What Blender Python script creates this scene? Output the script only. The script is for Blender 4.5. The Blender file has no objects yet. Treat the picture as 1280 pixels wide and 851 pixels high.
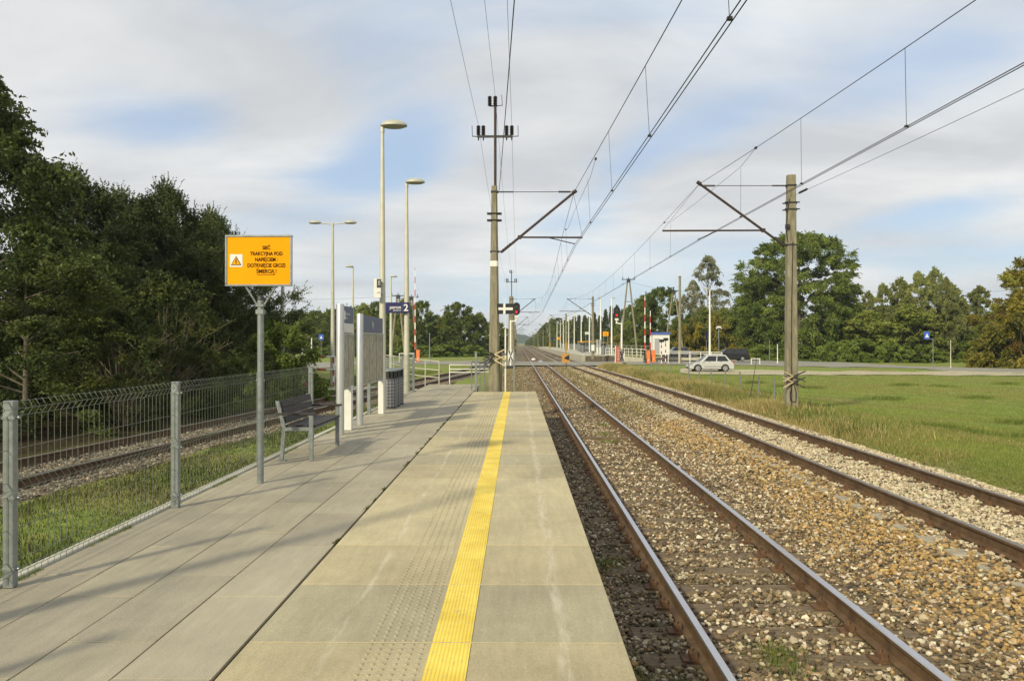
import bpy, bmesh, math, random
import numpy as np
from mathutils import Vector, Matrix

random.seed(7); np.random.seed(7)
S = bpy.context.scene
C = S.collection
PI = math.pi
R = math.radians

# ------------------------------------------------------------------ camera
cam_d = bpy.data.cameras.new('camera'); cam = bpy.data.objects.new('camera', cam_d); C.objects.link(cam)
cam_d.lens = 27.56; cam_d.sensor_width = 36; cam_d.clip_start = 0.05; cam_d.clip_end = 6000
cam.location = (0, 0, 2.35)
cam.rotation_euler = (R(90 + 0.117), 0, R(0.456))
S.camera = cam

# ------------------------------------------------------------------ light
SUN_AZ, SUN_EL = 34.0, 31.0            # light travels towards +X (sin) / +Y (cos)
world = bpy.data.worlds.new('World'); S.world = world; world.use_nodes = True
sd = bpy.data.lights.new('sun', 'SUN'); sd.energy = 3.9; sd.angle = R(3.5); sd.color = (1.0, 0.89, 0.62)
so = bpy.data.objects.new('sun', sd); C.objects.link(so)
ld = Vector((math.sin(R(SUN_AZ)) * math.cos(R(SUN_EL)), math.cos(R(SUN_AZ)) * math.cos(R(SUN_EL)), -math.sin(R(SUN_EL))))
so.rotation_euler = ld.to_track_quat('-Z', 'Y').to_euler(); so.location = (-20, -30, 30)

S.view_settings.view_transform = 'Standard'; S.view_settings.look = 'None'
S.view_settings.gamma = 1; S.view_settings.exposure = 0.15; S.view_settings.use_curve_mapping = False

def world_nodes():
    nt = world.node_tree; nt.nodes.clear(); N = nt.nodes.new; L = nt.links.new
    out = N('ShaderNodeOutputWorld'); bg = N('ShaderNodeBackground'); bg.inputs['Strength'].default_value = 0.115
    sky = N('ShaderNodeTexSky'); sky.sky_type = 'NISHITA'; sky.sun_disc = False
    sky.sun_elevation = R(SUN_EL); sky.sun_rotation = R(180 + SUN_AZ)
    sky.air_density = 1.0; sky.dust_density = 1.6; sky.ozone_density = 1.5
    tc = N('ShaderNodeTexCoord')
    def math_(op, a, b=None, clamp=False):
        m = N('ShaderNodeMath'); m.operation = op; m.use_clamp = clamp
        for i, v in enumerate((a, b)):
            if v is None: continue
            if isinstance(v, (int, float)): m.inputs[i].default_value = v
            else: L(v, m.inputs[i])
        return m.outputs[0]
    sep = N('ShaderNodeSeparateXYZ'); L(tc.outputs['Generated'], sep.inputs[0])
    X, Y, Z = sep.outputs
    zc = math_('MAXIMUM', Z, 0.0)
    den = math_('ADD', zc, 0.16)
    px = math_('DIVIDE', X, den); py = math_('DIVIDE', Y, den)
    comb = N('ShaderNodeCombineXYZ'); L(px, comb.inputs[0]); L(py, comb.inputs[1])
    mp = N('ShaderNodeMapping'); mp.inputs['Rotation'].default_value = (0, 0, R(25)); mp.inputs['Scale'].default_value = (0.55, 0.95, 1)
    mp.inputs['Location'].default_value = (3.1, 1.7, 0)
    L(comb.outputs[0], mp.inputs[0])
    nz = N('ShaderNodeTexNoise'); nz.inputs['Scale'].default_value = 1.1; nz.inputs['Detail'].default_value = 7; nz.inputs['Roughness'].default_value = 0.52; nz.inputs['Distortion'].default_value = 0.5
    L(mp.outputs[0], nz.inputs['Vector'])
    # openings and thick places in the cloud cover, as directions of the sky (azimuth from north, elevation)
    az = math_('ARCTAN2', X, Y); el = math_('ARCSINE', Z)
    cover = math_('MULTIPLY', math_('SUBTRACT', nz.outputs['Fac'], 0.5), 2.1)
    cover = math_('ADD', cover, 0.84)
    blobs = [  # az, el, width az, width el, tilt, amount
        (-8.6, 13.2, 4.6, 3.4, 0.25, -0.62), (-14, 10.6, 6.5, 2.0, 0.25, -0.42), (-25, 14, 5, 2.2, 0.2, -0.28),
        (2.8, 8.6, 5.5, 1.7, 0.1, -0.55), (7.5, 12.3, 3.4, 2.3, 0.5, -0.40), (13, 14.5, 5, 2.2, 0.4, -0.32), (27, 17.5, 9, 3.0, 0.2, -0.30),
        (14, 6.2, 9, 1.6, 0.0, -0.6), (28, 8.2, 8, 1.5, 0.2, -0.65), (30, 5.0, 8, 1.1, 0.0, -0.45), (0, 3.0, 40, 1.6, 0.0, -0.40), (-10, 5.2, 9, 1.0, 0.0, -0.25),
        (18, 9.6, 8, 1.3, 0.22, 0.35), (-17, 16.5, 5, 3.5, 0, 0.45), (-26, 19, 9, 3, 0, 0.35), (24, 6.6, 5, .8, .1, .4), (1, 18, 7, 5, 0, .25), (-3, 8, 4, 2, 0, .3)]
    for a, e, wa, we, tl, amt in blobs:
        da = math_('SUBTRACT', az, R(a)); de = math_('SUBTRACT', el, R(e))
        de = math_('SUBTRACT', de, math_('MULTIPLY', da, tl))
        q = math_('ADD', math_('POWER', math_('ABSOLUTE', math_('DIVIDE', da, R(wa))), 2.0), math_('POWER', math_('ABSOLUTE', math_('DIVIDE', de, R(we))), 2.0))
        g = math_('EXPONENT', math_('MULTIPLY', q, -1.0))
        cover = math_('ADD', cover, math_('MULTIPLY', g, amt))
    fac = N('ShaderNodeMapRange'); fac.interpolation_type = 'SMOOTHSTEP'; fac.inputs['From Min'].default_value = 0.12; fac.inputs['From Max'].default_value = 0.86
    fac.inputs['To Min'].default_value = 0.22; fac.inputs['To Max'].default_value = 0.97
    L(cover, fac.inputs['Value'])
    # thick cloud is a little greyer than thin cloud
    nz2 = N('ShaderNodeTexNoise'); nz2.inputs['Scale'].default_value = 1.3; nz2.inputs['Detail'].default_value = 8; nz2.inputs['Roughness'].default_value = 0.55; nz2.inputs['Distortion'].default_value = 0.4
    mp2 = N('ShaderNodeMapping'); mp2.inputs['Location'].default_value = (7, 2, 3); mp2.inputs['Scale'].default_value = (0.7, 1.0, 1); L(comb.outputs[0], mp2.inputs[0]); L(mp2.outputs[0], nz2.inputs['Vector'])
    cr = N('ShaderNodeValToRGB'); L(nz2.outputs['Fac'], cr.inputs[0])
    cr.color_ramp.elements[0].position = 0.36; cr.color_ramp.elements[0].color = (5.0, 5.15, 5.3, 1)
    cr.color_ramp.elements[1].position = 0.66; cr.color_ramp.elements[1].color = (7.1, 7.15, 7.0, 1)
    # blue of the openings
    skm = N('ShaderNodeMix'); skm.data_type = 'RGBA'; skm.inputs['Factor'].default_value = 0.7
    L(sky.outputs[0], skm.inputs['A']); skm.inputs['B'].default_value = (3.2, 4.7, 7.0, 1)
    hzr = N('ShaderNodeMapRange'); hzr.interpolation_type = 'SMOOTHSTEP'; L(el, hzr.inputs['Value']); hzr.inputs['From Min'].default_value = 0.0; hzr.inputs['From Max'].default_value = R(13); hzr.inputs['To Min'].default_value = 0.85; hzr.inputs['To Max'].default_value = 0.0
    pale = N('ShaderNodeMix'); pale.data_type = 'RGBA'; L(hzr.outputs[0], pale.inputs['Factor']); L(skm.outputs['Result'], pale.inputs['A']); pale.inputs['B'].default_value = (5.3, 6.5, 7.0, 1)
    mx = N('ShaderNodeMix'); mx.data_type = 'RGBA'
    L(fac.outputs[0], mx.inputs['Factor']); L(pale.outputs['Result'], mx.inputs['A']); L(cr.outputs[0], mx.inputs['B'])
    L(mx.outputs['Result'], bg.inputs['Color']); L(bg.outputs[0], out.inputs[0])
world_nodes()

# ------------------------------------------------------------------ helpers
F = 980.0
def PX(px, Y): return (px - 647.8) / F * Y
def PZ(py, Y): return 2.35 - (py - 427.5) / F * Y

class MB:
    """collects shapes, links them as ONE mesh object"""
    def __init__(s): s.v = []; s.f = []; s.sm = []; s.mi = []
    def add(s, vs, fs, sm=False, mi=0):
        o = len(s.v); s.v += [tuple(p) for p in vs]
        for f in fs: s.f.append([i + o for i in f]); s.sm.append(sm); s.mi.append(mi)
    def box(s, c, d, rz=0, mi=0, rx=0, ry=0):
        x, y, z = d[0] / 2, d[1] / 2, d[2] / 2
        m = Matrix.Translation(c) @ Matrix.Rotation(rz, 4, 'Z') @ Matrix.Rotation(ry, 4, 'Y') @ Matrix.Rotation(rx, 4, 'X')
        vs = [m @ Vector(p) for p in [(-x, -y, -z), (x, -y, -z), (x, y, -z), (-x, y, -z), (-x, -y, z), (x, -y, z), (x, y, z), (-x, y, z)]]
        s.add(vs, [(0, 3, 2, 1), (4, 5, 6, 7), (0, 1, 5, 4), (1, 2, 6, 5), (2, 3, 7, 6), (3, 0, 4, 7)], False, mi)
        return s
    def frustum(s, c, d0, d1, h, mi=0, ch=0.0):
        """tapered box from z=c.z up, optional chamfered corners"""
        def ring(d, z):
            x, y = d[0] / 2, d[1] / 2; k = min(x, y) * ch
            if ch <= 0: return [(c[0] - x, c[1] - y, z), (c[0] + x, c[1] - y, z), (c[0] + x, c[1] + y, z), (c[0] - x, c[1] + y, z)]
            return [(c[0] - x + k, c[1] - y, z), (c[0] + x - k, c[1] - y, z), (c[0] + x, c[1] - y + k, z), (c[0] + x, c[1] + y - k, z),
                    (c[0] + x - k, c[1] + y, z), (c[0] - x + k, c[1] + y, z), (c[0] - x, c[1] + y - k, z), (c[0] - x, c[1] - y + k, z)]
        a = ring(d0, c[2]); b = ring(d1, c[2] + h); n = len(a)
        s.add(a + b, [tuple(range(n))[::-1], tuple(range(n, 2 * n))] + [(i, (i + 1) % n, n + (i + 1) % n, n + i) for i in range(n)], False, mi)
        return s
    def tube(s, p0, p1, r0, r1=None, n=8, mi=0, caps=True, sm=True):
        r1 = r0 if r1 is None else r1
        p0 = Vector(p0); p1 = Vector(p1); d = (p1 - p0)
        if d.length < 1e-6: return s
        d.normalize(); a = d.orthogonal().normalized(); b = d.cross(a)
        vs = []
        for p, r in ((p0, r0), (p1, r1)):
            for i in range(n):
                t = 2 * PI * i / n; vs.append(p + a * (math.cos(t) * r) + b * (math.sin(t) * r))
        s.add(vs, [(i, (i + 1) % n, n + (i + 1) % n, n + i) for i in range(n)], sm, mi)
        if caps:
            s.add(vs[:n], [tuple(range(n))[::-1]], False, mi); s.add(vs[n:], [tuple(range(n))], False, mi)
        return s
    def path(s, pts, r, n=6, mi=0, sm=True):
        pts = [Vector(p) for p in pts]; rings = []; up = None
        for i, p in enumerate(pts):
            t = (pts[min(i + 1, len(pts) - 1)] - pts[max(i - 1, 0)]).normalized()
            if up is None: up = t.orthogonal().normalized()
            a = (up - t * up.dot(t)).normalized(); b = t.cross(a); up = a
            rr = r[i] if isinstance(r, (list, tuple)) else r
            rings.append([p + a * (math.cos(2 * PI * k / n) * rr) + b * (math.sin(2 * PI * k / n) * rr) for k in range(n)])
        vs = [v for g in rings for v in g]; fs = []
        for i in range(len(pts) - 1):
            for k in range(n): fs.append((i * n + k, i * n + (k + 1) % n, (i + 1) * n + (k + 1) % n, (i + 1) * n + k))
        s.add(vs, fs, sm, mi)
        s.add(rings[0], [tuple(range(n))[::-1]], False, mi); s.add(rings[-1], [tuple(range(n))], False, mi)
        return s
    def lathe(s, prof, c=(0, 0, 0), n=16, mi=0, sm=True, sx=1, sy=1):
        vs = []
        for r, z in prof:
            for i in range(n):
                t = 2 * PI * i / n; vs.append((c[0] + math.cos(t) * r * sx, c[1] + math.sin(t) * r * sy, c[2] + z))
        fs = []
        for j in range(len(prof) - 1):
            for i in range(n): fs.append((j * n + i, j * n + (i + 1) % n, (j + 1) * n + (i + 1) % n, (j + 1) * n + i))
        s.add(vs, fs, sm, mi)
        s.add(vs[:n], [tuple(range(n))[::-1]], False, mi); s.add(vs[-n:], [tuple(range(n))], False, mi)
        return s
    def prism(s, poly, p, u, w, d, th, mi=0):
        """2-D polygon (a,b) -> p + a*u + b*w, thickness th along d"""
        p, u, w, d = Vector(p), Vector(u), Vector(w), Vector(d)
        a = [p + u * x + w * y for x, y in poly]; b = [q + d * th for q in a]; n = len(a)
        s.add(a + b, [tuple(range(n))[::-1], tuple(range(n, 2 * n))] + [(i, (i + 1) % n, n + (i + 1) % n, n + i) for i in range(n)], False, mi)
        return s
    def build(s, name, mats, parent=None, loc=(0, 0, 0), rz=0, bevel=0, seg=1):
        me = bpy.data.meshes.new(name); me.from_pydata(s.v, [], s.f)
        if not isinstance(mats, (list, tuple)): mats = [mats]
        for m in mats: me.materials.append(m)
        me.polygons.foreach_set('material_index', s.mi); me.polygons.foreach_set('use_smooth', s.sm)
        bm = bmesh.new(); bm.from_mesh(me)
        if bevel:
            bmesh.ops.remove_doubles(bm, verts=bm.verts, dist=1e-5)
            es = [e for e in bm.edges if len(e.link_faces) == 2 and e.calc_face_angle(0) > 0.6]
            bmesh.ops.bevel(bm, geom=es, offset=bevel, segments=seg, affect='EDGES', profile=0.5, clamp_overlap=True)
        bmesh.ops.recalc_face_normals(bm, faces=bm.faces); bm.to_mesh(me); bm.free()
        o = bpy.data.objects.new(name, me); C.objects.link(o); o.location = loc; o.rotation_euler.z = rz
        if parent: o.parent = parent
        return o

def np_mesh(name, verts, faces, mats, parent=None, attr=None, smooth=False, col=None):
    """fast mesh from numpy; faces (n,k)"""
    me = bpy.data.meshes.new(name); nv = len(verts); nf, k = faces.shape
    me.vertices.add(nv); me.vertices.foreach_set('co', verts.astype(np.float32).ravel())
    me.loops.add(nf * k); me.loops.foreach_set('vertex_index', faces.astype(np.int32).ravel())
    me.polygons.add(nf); me.polygons.foreach_set('loop_start', (np.arange(nf) * k).astype(np.int32))
    me.polygons.foreach_set('use_smooth', np.full(nf, smooth, dtype=bool))
    me.update(calc_edges=True)
    if attr is not None:
        a = me.attributes.new('tint', 'FLOAT', 'FACE'); a.data.foreach_set('value', attr.astype(np.float32))
    if col is not None:
        a = me.attributes.new('hue', 'FLOAT_COLOR', 'POINT'); a.data.foreach_set('color', col.astype(np.float32).ravel())
    for m in (mats if isinstance(mats, (list, tuple)) else [mats]): me.materials.append(m)
    o = bpy.data.objects.new(name, me); C.objects.link(o)
    if parent: o.parent = parent
    return o

def tag(o, label=None, cat=None, group=None, kind=None):
    if label: o['label'] = label
    if cat: o['category'] = cat
    if group: o['group'] = group
    if kind: o['kind'] = kind
    return o
def thing(name, label, cat, loc=(0, 0, 0), rz=0, group=None):
    o = bpy.data.objects.new(name, None); C.objects.link(o); o.location = loc; o.rotation_euler.z = rz
    o.empty_display_size = 0.2
    return tag(o, label, cat, group)
def dup(root, loc, rz=0, label=None, scale=None, group=None):
    def cp(o, par):
        c = o.copy(); C.objects.link(c)
        if par: c.parent = par
        for ch in KIDS.get(o.name, []): cp(ch, c)
        return c
    KIDS = {}
    for o in bpy.data.objects:
        if o.parent: KIDS.setdefault(o.parent.name, []).append(o)
    r = cp(root, None); r.location = loc; r.rotation_euler.z = rz
    if label: r['label'] = label
    if group: r['group'] = group
    if scale: r.scale = scale if isinstance(scale, (tuple, list)) else (scale,) * 3
    return r

# ------------------------------------------------------------------ materials
def mat(name, col, rough=0.6, metal=0.0, var=0.12, scale=6.0, bump=0.0, bscale=40.0, col2=None, emit=0, spec=0.5, stretch=None, coord='Object'):
    m = bpy.data.materials.new(name); m.use_nodes = True; nt = m.node_tree; b = nt.nodes['Principled BSDF']
    b.inputs['Roughness'].default_value = rough; b.inputs['Metallic'].default_value = metal
    b.inputs['Specular IOR Level'].default_value = spec
    tc = nt.nodes.new('ShaderNodeTexCoord'); vec = tc.outputs[coord]
    if stretch:
        mp = nt.nodes.new('ShaderNodeMapping'); mp.inputs['Scale'].default_value = stretch; nt.links.new(vec, mp.inputs[0]); vec = mp.outputs[0]
    if var or col2:
        nz = nt.nodes.new('ShaderNodeTexNoise'); nz.inputs['Scale'].default_value = scale; nz.inputs['Detail'].default_value = 6; nz.inputs['Roughness'].default_value = 0.62
        nt.links.new(vec, nz.inputs['Vector'])
        cr = nt.nodes.new('ShaderNodeValToRGB'); nt.links.new(nz.outputs['Fac'], cr.inputs[0])
        c2 = col2 if col2 else tuple(c * (1 + var) for c in col); c1 = col if col2 else tuple(c * (1 - var) for c in col)
        cr.color_ramp.elements[0].position = 0.35; cr.color_ramp.elements[0].color = (*c1, 1)
        cr.color_ramp.elements[1].position = 0.65; cr.color_ramp.elements[1].color = (*c2, 1)
        nt.links.new(cr.outputs[0], b.inputs['Base Color'])
    else: b.inputs['Base Color'].default_value = (*col, 1)
    if bump:
        nb = nt.nodes.new('ShaderNodeTexNoise'); nb.inputs['Scale'].default_value = bscale; nb.inputs['Detail'].default_value = 5; nt.links.new(vec, nb.inputs['Vector'])
        bp = nt.nodes.new('ShaderNodeBump'); bp.inputs['Strength'].default_value = bump; bp.inputs['Distance'].default_value = 0.01
        nt.links.new(nb.outputs['Fac'], bp.inputs['Height']); nt.links.new(bp.outputs[0], b.inputs['Normal'])
    if emit:
        b.inputs['Emission Color'].default_value = (*col, 1); b.inputs['Emission Strength'].default_value = emit
    return m

M = {}
M['galv'] = mat('galvanised_steel', (0.25, 0.275, 0.275), 0.45, 0.55, 0.18, 14)
M['wire'] = mat('fence_wire', (0.17, 0.195, 0.16), 0.5, 0.3, 0.1)
M['silver'] = mat('brushed_aluminium', (0.50, 0.51, 0.50), 0.38, 0.6, 0.06, 4)
M['lamp'] = mat('lamp_pole_paint', (0.52, 0.51, 0.42), 0.5, 0.1, 0.08, 3)
M['lamphead'] = mat('lamp_head_paint', (0.40, 0.40, 0.34), 0.5, 0.1, 0.08)
M['lens'] = mat('lamp_glass', (0.25, 0.26, 0.24), 0.25, 0, 0.05)
M['white'] = mat('white_paint', (0.72, 0.71, 0.66), 0.5, 0, 0.06)
M['red'] = mat('red_paint', (0.42, 0.03, 0.025), 0.5, 0, 0.15)
M['orange'] = mat('orange_paint', (0.70, 0.19, 0.05), 0.5, 0, 0.08)
M['yellowsign'] = mat('yellow_sign_sheet', (0.80, 0.335, 0.0), 0.75, 0, 0.05, 2, spec=0.15)
M['black'] = mat('black_paint', (0.012, 0.012, 0.013), 0.45, 0, 0.1)
M['dark'] = mat('dark_plastic', (0.03, 0.032, 0.033), 0.5, 0, 0.15)
M['navy'] = mat('navy_sign_sheet', (0.012, 0.014, 0.09), 0.4, 0, 0.04)
M['slate'] = mat('slate_header_panel', (0.08, 0.10, 0.185), 0.4, 0, 0.05)
M['blue'] = mat('blue_sign', (0.03, 0.10, 0.5), 0.4, 0, 0.05)
M['blueroof'] = mat('blue_roof_sheet', (0.06, 0.11, 0.38), 0.5, 0, 0.1)
M['white_sheet'] = mat('white_sheet', (0.66, 0.66, 0.63), 0.5, 0, 0.05)
M['paper'] = mat('timetable_paper', (0.33, 0.33, 0.29), 0.18, 0, 0, 1, col2=(0.2, 0.2, 0.17), scale=9, spec=0.8) if False else mat('timetable_paper', (0.26, 0.26, 0.22), 0.2, 0, 0.35, 7, spec=0.8)
M['rust'] = mat('rusty_steel', (0.055, 0.036, 0.03), 0.75, 0.2, 0.35, 12, 0.3, 60)
M['railside'] = mat('rail_flank_rust', (0.085, 0.05, 0.028), 0.7, 0.25, 0.35, 5, 0.3, 50, col2=(0.16, 0.10, 0.05))
M['railtop'] = mat('polished_rail_head', (0.60, 0.58, 0.58), 0.27, 0.92, 0.05, 3)
M['railtop2'] = mat('dull_rail_head', (0.28, 0.24, 0.20), 0.42, 0.8, 0.15, 3)
M['plate'] = mat('rusty_baseplate', (0.13, 0.07, 0.035), 0.8, 0.15, 0.4, 15, 0.3, 60)
M['sleeperwood'] = mat('tarred_wood_sleeper', (0.085, 0.06, 0.036), 0.85, 0, 0, 5, 0.5, 30, col2=(0.19, 0.14, 0.08), stretch=(1, 6, 6))
M['sleeperconc'] = mat('concrete_sleeper', (0.30, 0.27, 0.20), 0.85, 0, 0.2, 6, 0.3, 60)
M['mast'] = mat('mast_concrete', (0.15, 0.135, 0.09), 0.85, 0, 0, 3.5, 0.35, 45, col2=(0.27, 0.245, 0.17), stretch=(2.5, 2.5, 0.6))
M['kerb'] = mat('kerb_concrete', (0.42, 0.41, 0.35), 0.85, 0, 0.15, 5, 0.3, 60)
M['cable'] = mat('overhead_wire', (0.035, 0.035, 0.035), 0.5, 0.4, 0.1)
M['insul'] = mat('brown_porcelain', (0.018, 0.012, 0.012), 0.25, 0, 0.1)
M['slat'] = mat('dark_bench_slat', (0.028, 0.023, 0.022), 0.6, 0, 0.25, 8, 0.3, 30, stretch=(8, 1, 8))
M['redlight'] = mat('red_signal_light', (1.0, 0.03, 0.03), 0.4, 0, 0, emit=1.1)
M['glass'] = mat('car_glass', (0.02, 0.024, 0.027), 0.08, 0, 0)
M['tyre'] = mat('tyre_rubber', (0.018, 0.018, 0.018), 0.8, 0, 0)
M['rim'] = mat('wheel_rim', (0.55, 0.55, 0.55), 0.35, 0.7, 0)
M['bark'] = mat('bark', (0.075, 0.06, 0.045), 0.9, 0, 0, 5, 0.6, 18, col2=(0.14, 0.12, 0.09), stretch=(1, 1, 0.3))
M['birchbark'] = mat('birch_bark', (0.40, 0.38, 0.33), 0.85, 0, 0, 6, 0.4, 20, col2=(0.16, 0.14, 0.11))
M['twig'] = mat('bare_twig', (0.20, 0.17, 0.09), 0.9, 0, 0.2)

def bin_mat():
    m = mat('perforated_grey_steel', (0.24, 0.245, 0.265), 0.45, 0.2, 0.05); nt = m.node_tree; N = nt.nodes.new; L = nt.links.new
    b = nt.nodes['Principled BSDF']; tc = N('ShaderNodeTexCoord'); sp = N('ShaderNodeSeparateXYZ'); L(tc.outputs['Object'], sp.inputs[0])
    def mth(op, a, c=None):
        q = N('ShaderNodeMath'); q.operation = op
        for i, v in enumerate((a, c)):
            if v is None: continue
            if isinstance(v, (int, float)): q.inputs[i].default_value = v
            else: L(v, q.inputs[i])
        return q.outputs[0]
    ang = mth('ARCTAN2', sp.outputs[1], sp.outputs[0])
    u = mth('ABSOLUTE', mth('SUBTRACT', mth('FRACT', mth('MULTIPLY', ang, 15 / (2 * PI))), 0.5))
    v = mth('ABSOLUTE', mth('SUBTRACT', mth('FRACT', mth('MULTIPLY', sp.outputs[2], 1 / 0.078)), 0.5))
    k = mth('LESS_THAN', mth('MAXIMUM', u, v), 0.24)
    mx = N('ShaderNodeMix'); mx.data_type = 'RGBA'; L(k, mx.inputs['Factor'])
    src = b.inputs['Base Color'].links[0].from_socket; L(src, mx.inputs['A']); mx.inputs['B'].default_value = (0.008, 0.008, 0.01, 1)
    L(mx.outputs['Result'], b.inputs['Base Color']); return m
M['bin'] = bin_mat()

def stripe_mat(name, ca, cb, period, axis=2, slant=0.0):
    m = bpy.data.materials.new(name); m.use_nodes = True; nt = m.node_tree; N = nt.nodes.new; L = nt.links.new; b = nt.nodes['Principled BSDF']; b.inputs['Roughness'].default_value = 0.5
    tc = N('ShaderNodeTexCoord'); sp = N('ShaderNodeSeparateXYZ'); L(tc.outputs['Object'], sp.inputs[0])
    a = N('ShaderNodeMath'); a.operation = 'MULTIPLY_ADD'; L(sp.outputs[0], a.inputs[0]); a.inputs[1].default_value = slant; L(sp.outputs[axis], a.inputs[2])
    q = N('ShaderNodeMath'); q.operation = 'MULTIPLY'; L(a.outputs[0], q.inputs[0]); q.inputs[1].default_value = 1 / period
    f = N('ShaderNodeMath'); f.operation = 'FRACT'; L(q.outputs[0], f.inputs[0])
    g = N('ShaderNodeMath'); g.operation = 'GREATER_THAN'; L(f.outputs[0], g.inputs[0]); g.inputs[1].default_value = 0.5
    mx = N('ShaderNodeMix'); mx.data_type = 'RGBA'; L(g.outputs[0], mx.inputs['Factor']); mx.inputs['A'].default_value = (*ca, 1); mx.inputs['B'].default_value = (*cb, 1)
    L(mx.outputs['Result'], b.inputs['Base Color']); return m
M['rwz'] = stripe_mat('red_white_bands_vertical', (0.45, 0.03, 0.03), (0.72, 0.71, 0.68), 1.5)
M['rwz_small'] = stripe_mat('red_white_bands_post', (0.45, 0.03, 0.03), (0.72, 0.71, 0.68), 0.62)
M['rwx'] = stripe_mat('red_white_bands_rail', (0.45, 0.03, 0.03), (0.72, 0.71, 0.68), 0.95, 0)
M['yb'] = stripe_mat('yellow_black_bands', (0.7, 0.4, 0.02), (0.015, 0.015, 0.015), 0.34, 2, 0.8)

def leaf_mat(name, c1, c2, trans=0.3, objvar=0.25):
    m = bpy.data.materials.new(name); m.use_nodes = True; nt = m.node_tree; N = nt.nodes.new; L = nt.links.new; b = nt.nodes['Principled BSDF']
    b.inputs['Roughness'].default_value = 0.55; b.inputs['Specular IOR Level'].default_value = 0.25
    at = N('ShaderNodeAttribute'); at.attribute_name = 'tint'
    cr = N('ShaderNodeValToRGB'); L(at.outputs['Fac'], cr.inputs[0]); cr.color_ramp.elements[0].color = (*c1, 1); cr.color_ramp.elements[1].color = (*c2, 1)
    oi = N('ShaderNodeObjectInfo'); mr = N('ShaderNodeMapRange'); L(oi.outputs['Random'], mr.inputs[0]); mr.inputs['To Min'].default_value = 1 - objvar; mr.inputs['To Max'].default_value = 1 + objvar
    hs = N('ShaderNodeHueSaturation'); L(cr.outputs[0], hs.inputs['Color']); L(mr.outputs[0], hs.inputs['Value'])
    L(hs.outputs[0], b.inputs['Base Color'])
    tr = N('ShaderNodeBsdfTranslucent'); L(hs.outputs[0], tr.inputs[0])
    mx = N('ShaderNodeMixShader'); mx.inputs[0].default_value = trans; L(b.outputs[0], mx.inputs[1]); L(tr.outputs[0], mx.inputs[2])
    L(mx.outputs[0], nt.nodes['Material Output'].inputs[0]); return m
M['leaf_dark'] = leaf_mat('dark_robinia_leaves', (0.028, 0.047, 0.012), (0.11, 0.14, 0.03))
M['leaf_pine'] = leaf_mat('pine_needles', (0.036, 0.058, 0.016), (0.12, 0.15, 0.038))
M['leaf_mid'] = leaf_mat('mid_green_leaves', (0.09, 0.125, 0.025), (0.30, 0.33, 0.07))
M['leaf_oak'] = leaf_mat('deep_green_leaves', (0.062, 0.10, 0.02), (0.25, 0.30, 0.06))
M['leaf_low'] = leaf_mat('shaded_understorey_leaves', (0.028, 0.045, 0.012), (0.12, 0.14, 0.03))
M['leaf_birch'] = leaf_mat('grey_green_birch_leaves', (0.12, 0.155, 0.045), (0.38, 0.39, 0.13))
M['leaf_thin'] = leaf_mat('silvery_leaves', (0.17, 0.19, 0.11), (0.42, 0.42, 0.28))
M['leaf_autumn'] = leaf_mat('yellow_autumn_leaves', (0.10, 0.115, 0.02), (0.36, 0.29, 0.04))
M['leaf_brown'] = leaf_mat('brown_green_leaves', (0.12, 0.075, 0.02), (0.26, 0.27, 0.03))
M['leaf_shrub'] = leaf_mat('bright_shrub_leaves', (0.07, 0.12, 0.018), (0.24, 0.30, 0.06))
M['grassblade'] = leaf_mat('grass_blades', (0.115, 0.16, 0.03), (0.30, 0.32, 0.08), 0.3, 0)
M['grassdark'] = leaf_mat('dark_grass_blades', (0.035, 0.048, 0.010), (0.12, 0.115, 0.03), 0.3, 0)  # darker, browner grass for the fence strip and slab joint
M['drygrass'] = leaf_mat('dry_grass_blades', (0.16, 0.16, 0.04), (0.55, 0.44, 0.20), 0.3, 0)

def stone_mat():
    m = bpy.data.materials.new('ballast_stone'); m.use_nodes = True; nt = m.node_tree; N = nt.nodes.new; L = nt.links.new; b = nt.nodes['Principled BSDF']
    b.inputs['Roughness'].default_value = 0.85
    at = N('ShaderNodeAttribute'); at.attribute_name = 'hue'
    L(at.outputs['Color'], b.inputs['Base Color']); return m
M['stone'] = stone_mat()

# ------------------------------------------------------------------ heights
def sm(a, b, t):
    t = np.clip((np.asarray(t, float) - a) / (b - a), 0, 1); return t * t * (3 - 2 * t)
def z2(y): return 0.19 - 0.17 * sm(45, 80, y)
def z3(y): return 0.2 - 0.2 * sm(50, 78, y)
def xc3(y):
    y = np.asarray(y, float); a = -8.675 + 0.106 * (np.minimum(y, 52) - 12.43)
    return a + 0.106 * (9.0 * (1 - np.exp(-np.maximum(y - 52, 0) / 9.0)))
def wob(x, y): return 0.03 * np.sin(x * 0.9 + 1.3 * np.sin(y * 0.35)) * np.sin(y * 0.55 + 0.7) + 0.02 * np.sin(x * 2.1 + y * 1.3)
def h(x, y):
    x = np.asarray(x, float); y = np.asarray(y, float)
    left = 0.10 - 0.16 * sm(60, 80, y) + wob(x, y) * 0.7
    left = left - 0.14 * np.exp(-((x - xc3(y)) / 1.7) ** 4)
    right = 0.06 - 0.31 * sm(9.5, 14.5, x) + wob(x, y)
    cross = -0.075 + 0 * x
    right = right * (1 - sm(72, 80, y) * (1 - sm(16, 32, x))) + cross * sm(72, 80, y) * (1 - sm(16, 32, x))
    w = sm(-4, 9, x); z = left * (1 - w) + right * w
    z = z + 0.012 * np.maximum(y - 110, 0) * (1 - sm(300, 301, y)) * 0.0
    mid_left = np.where(y < 27.5, -3.3, -1.3)
    inn = sm(-0.35, 0.25, x - mid_left) * (1 - sm(7.5, 8.5, x))
    z = z * (1 - inn) + (-0.42) * inn
    return z
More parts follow.
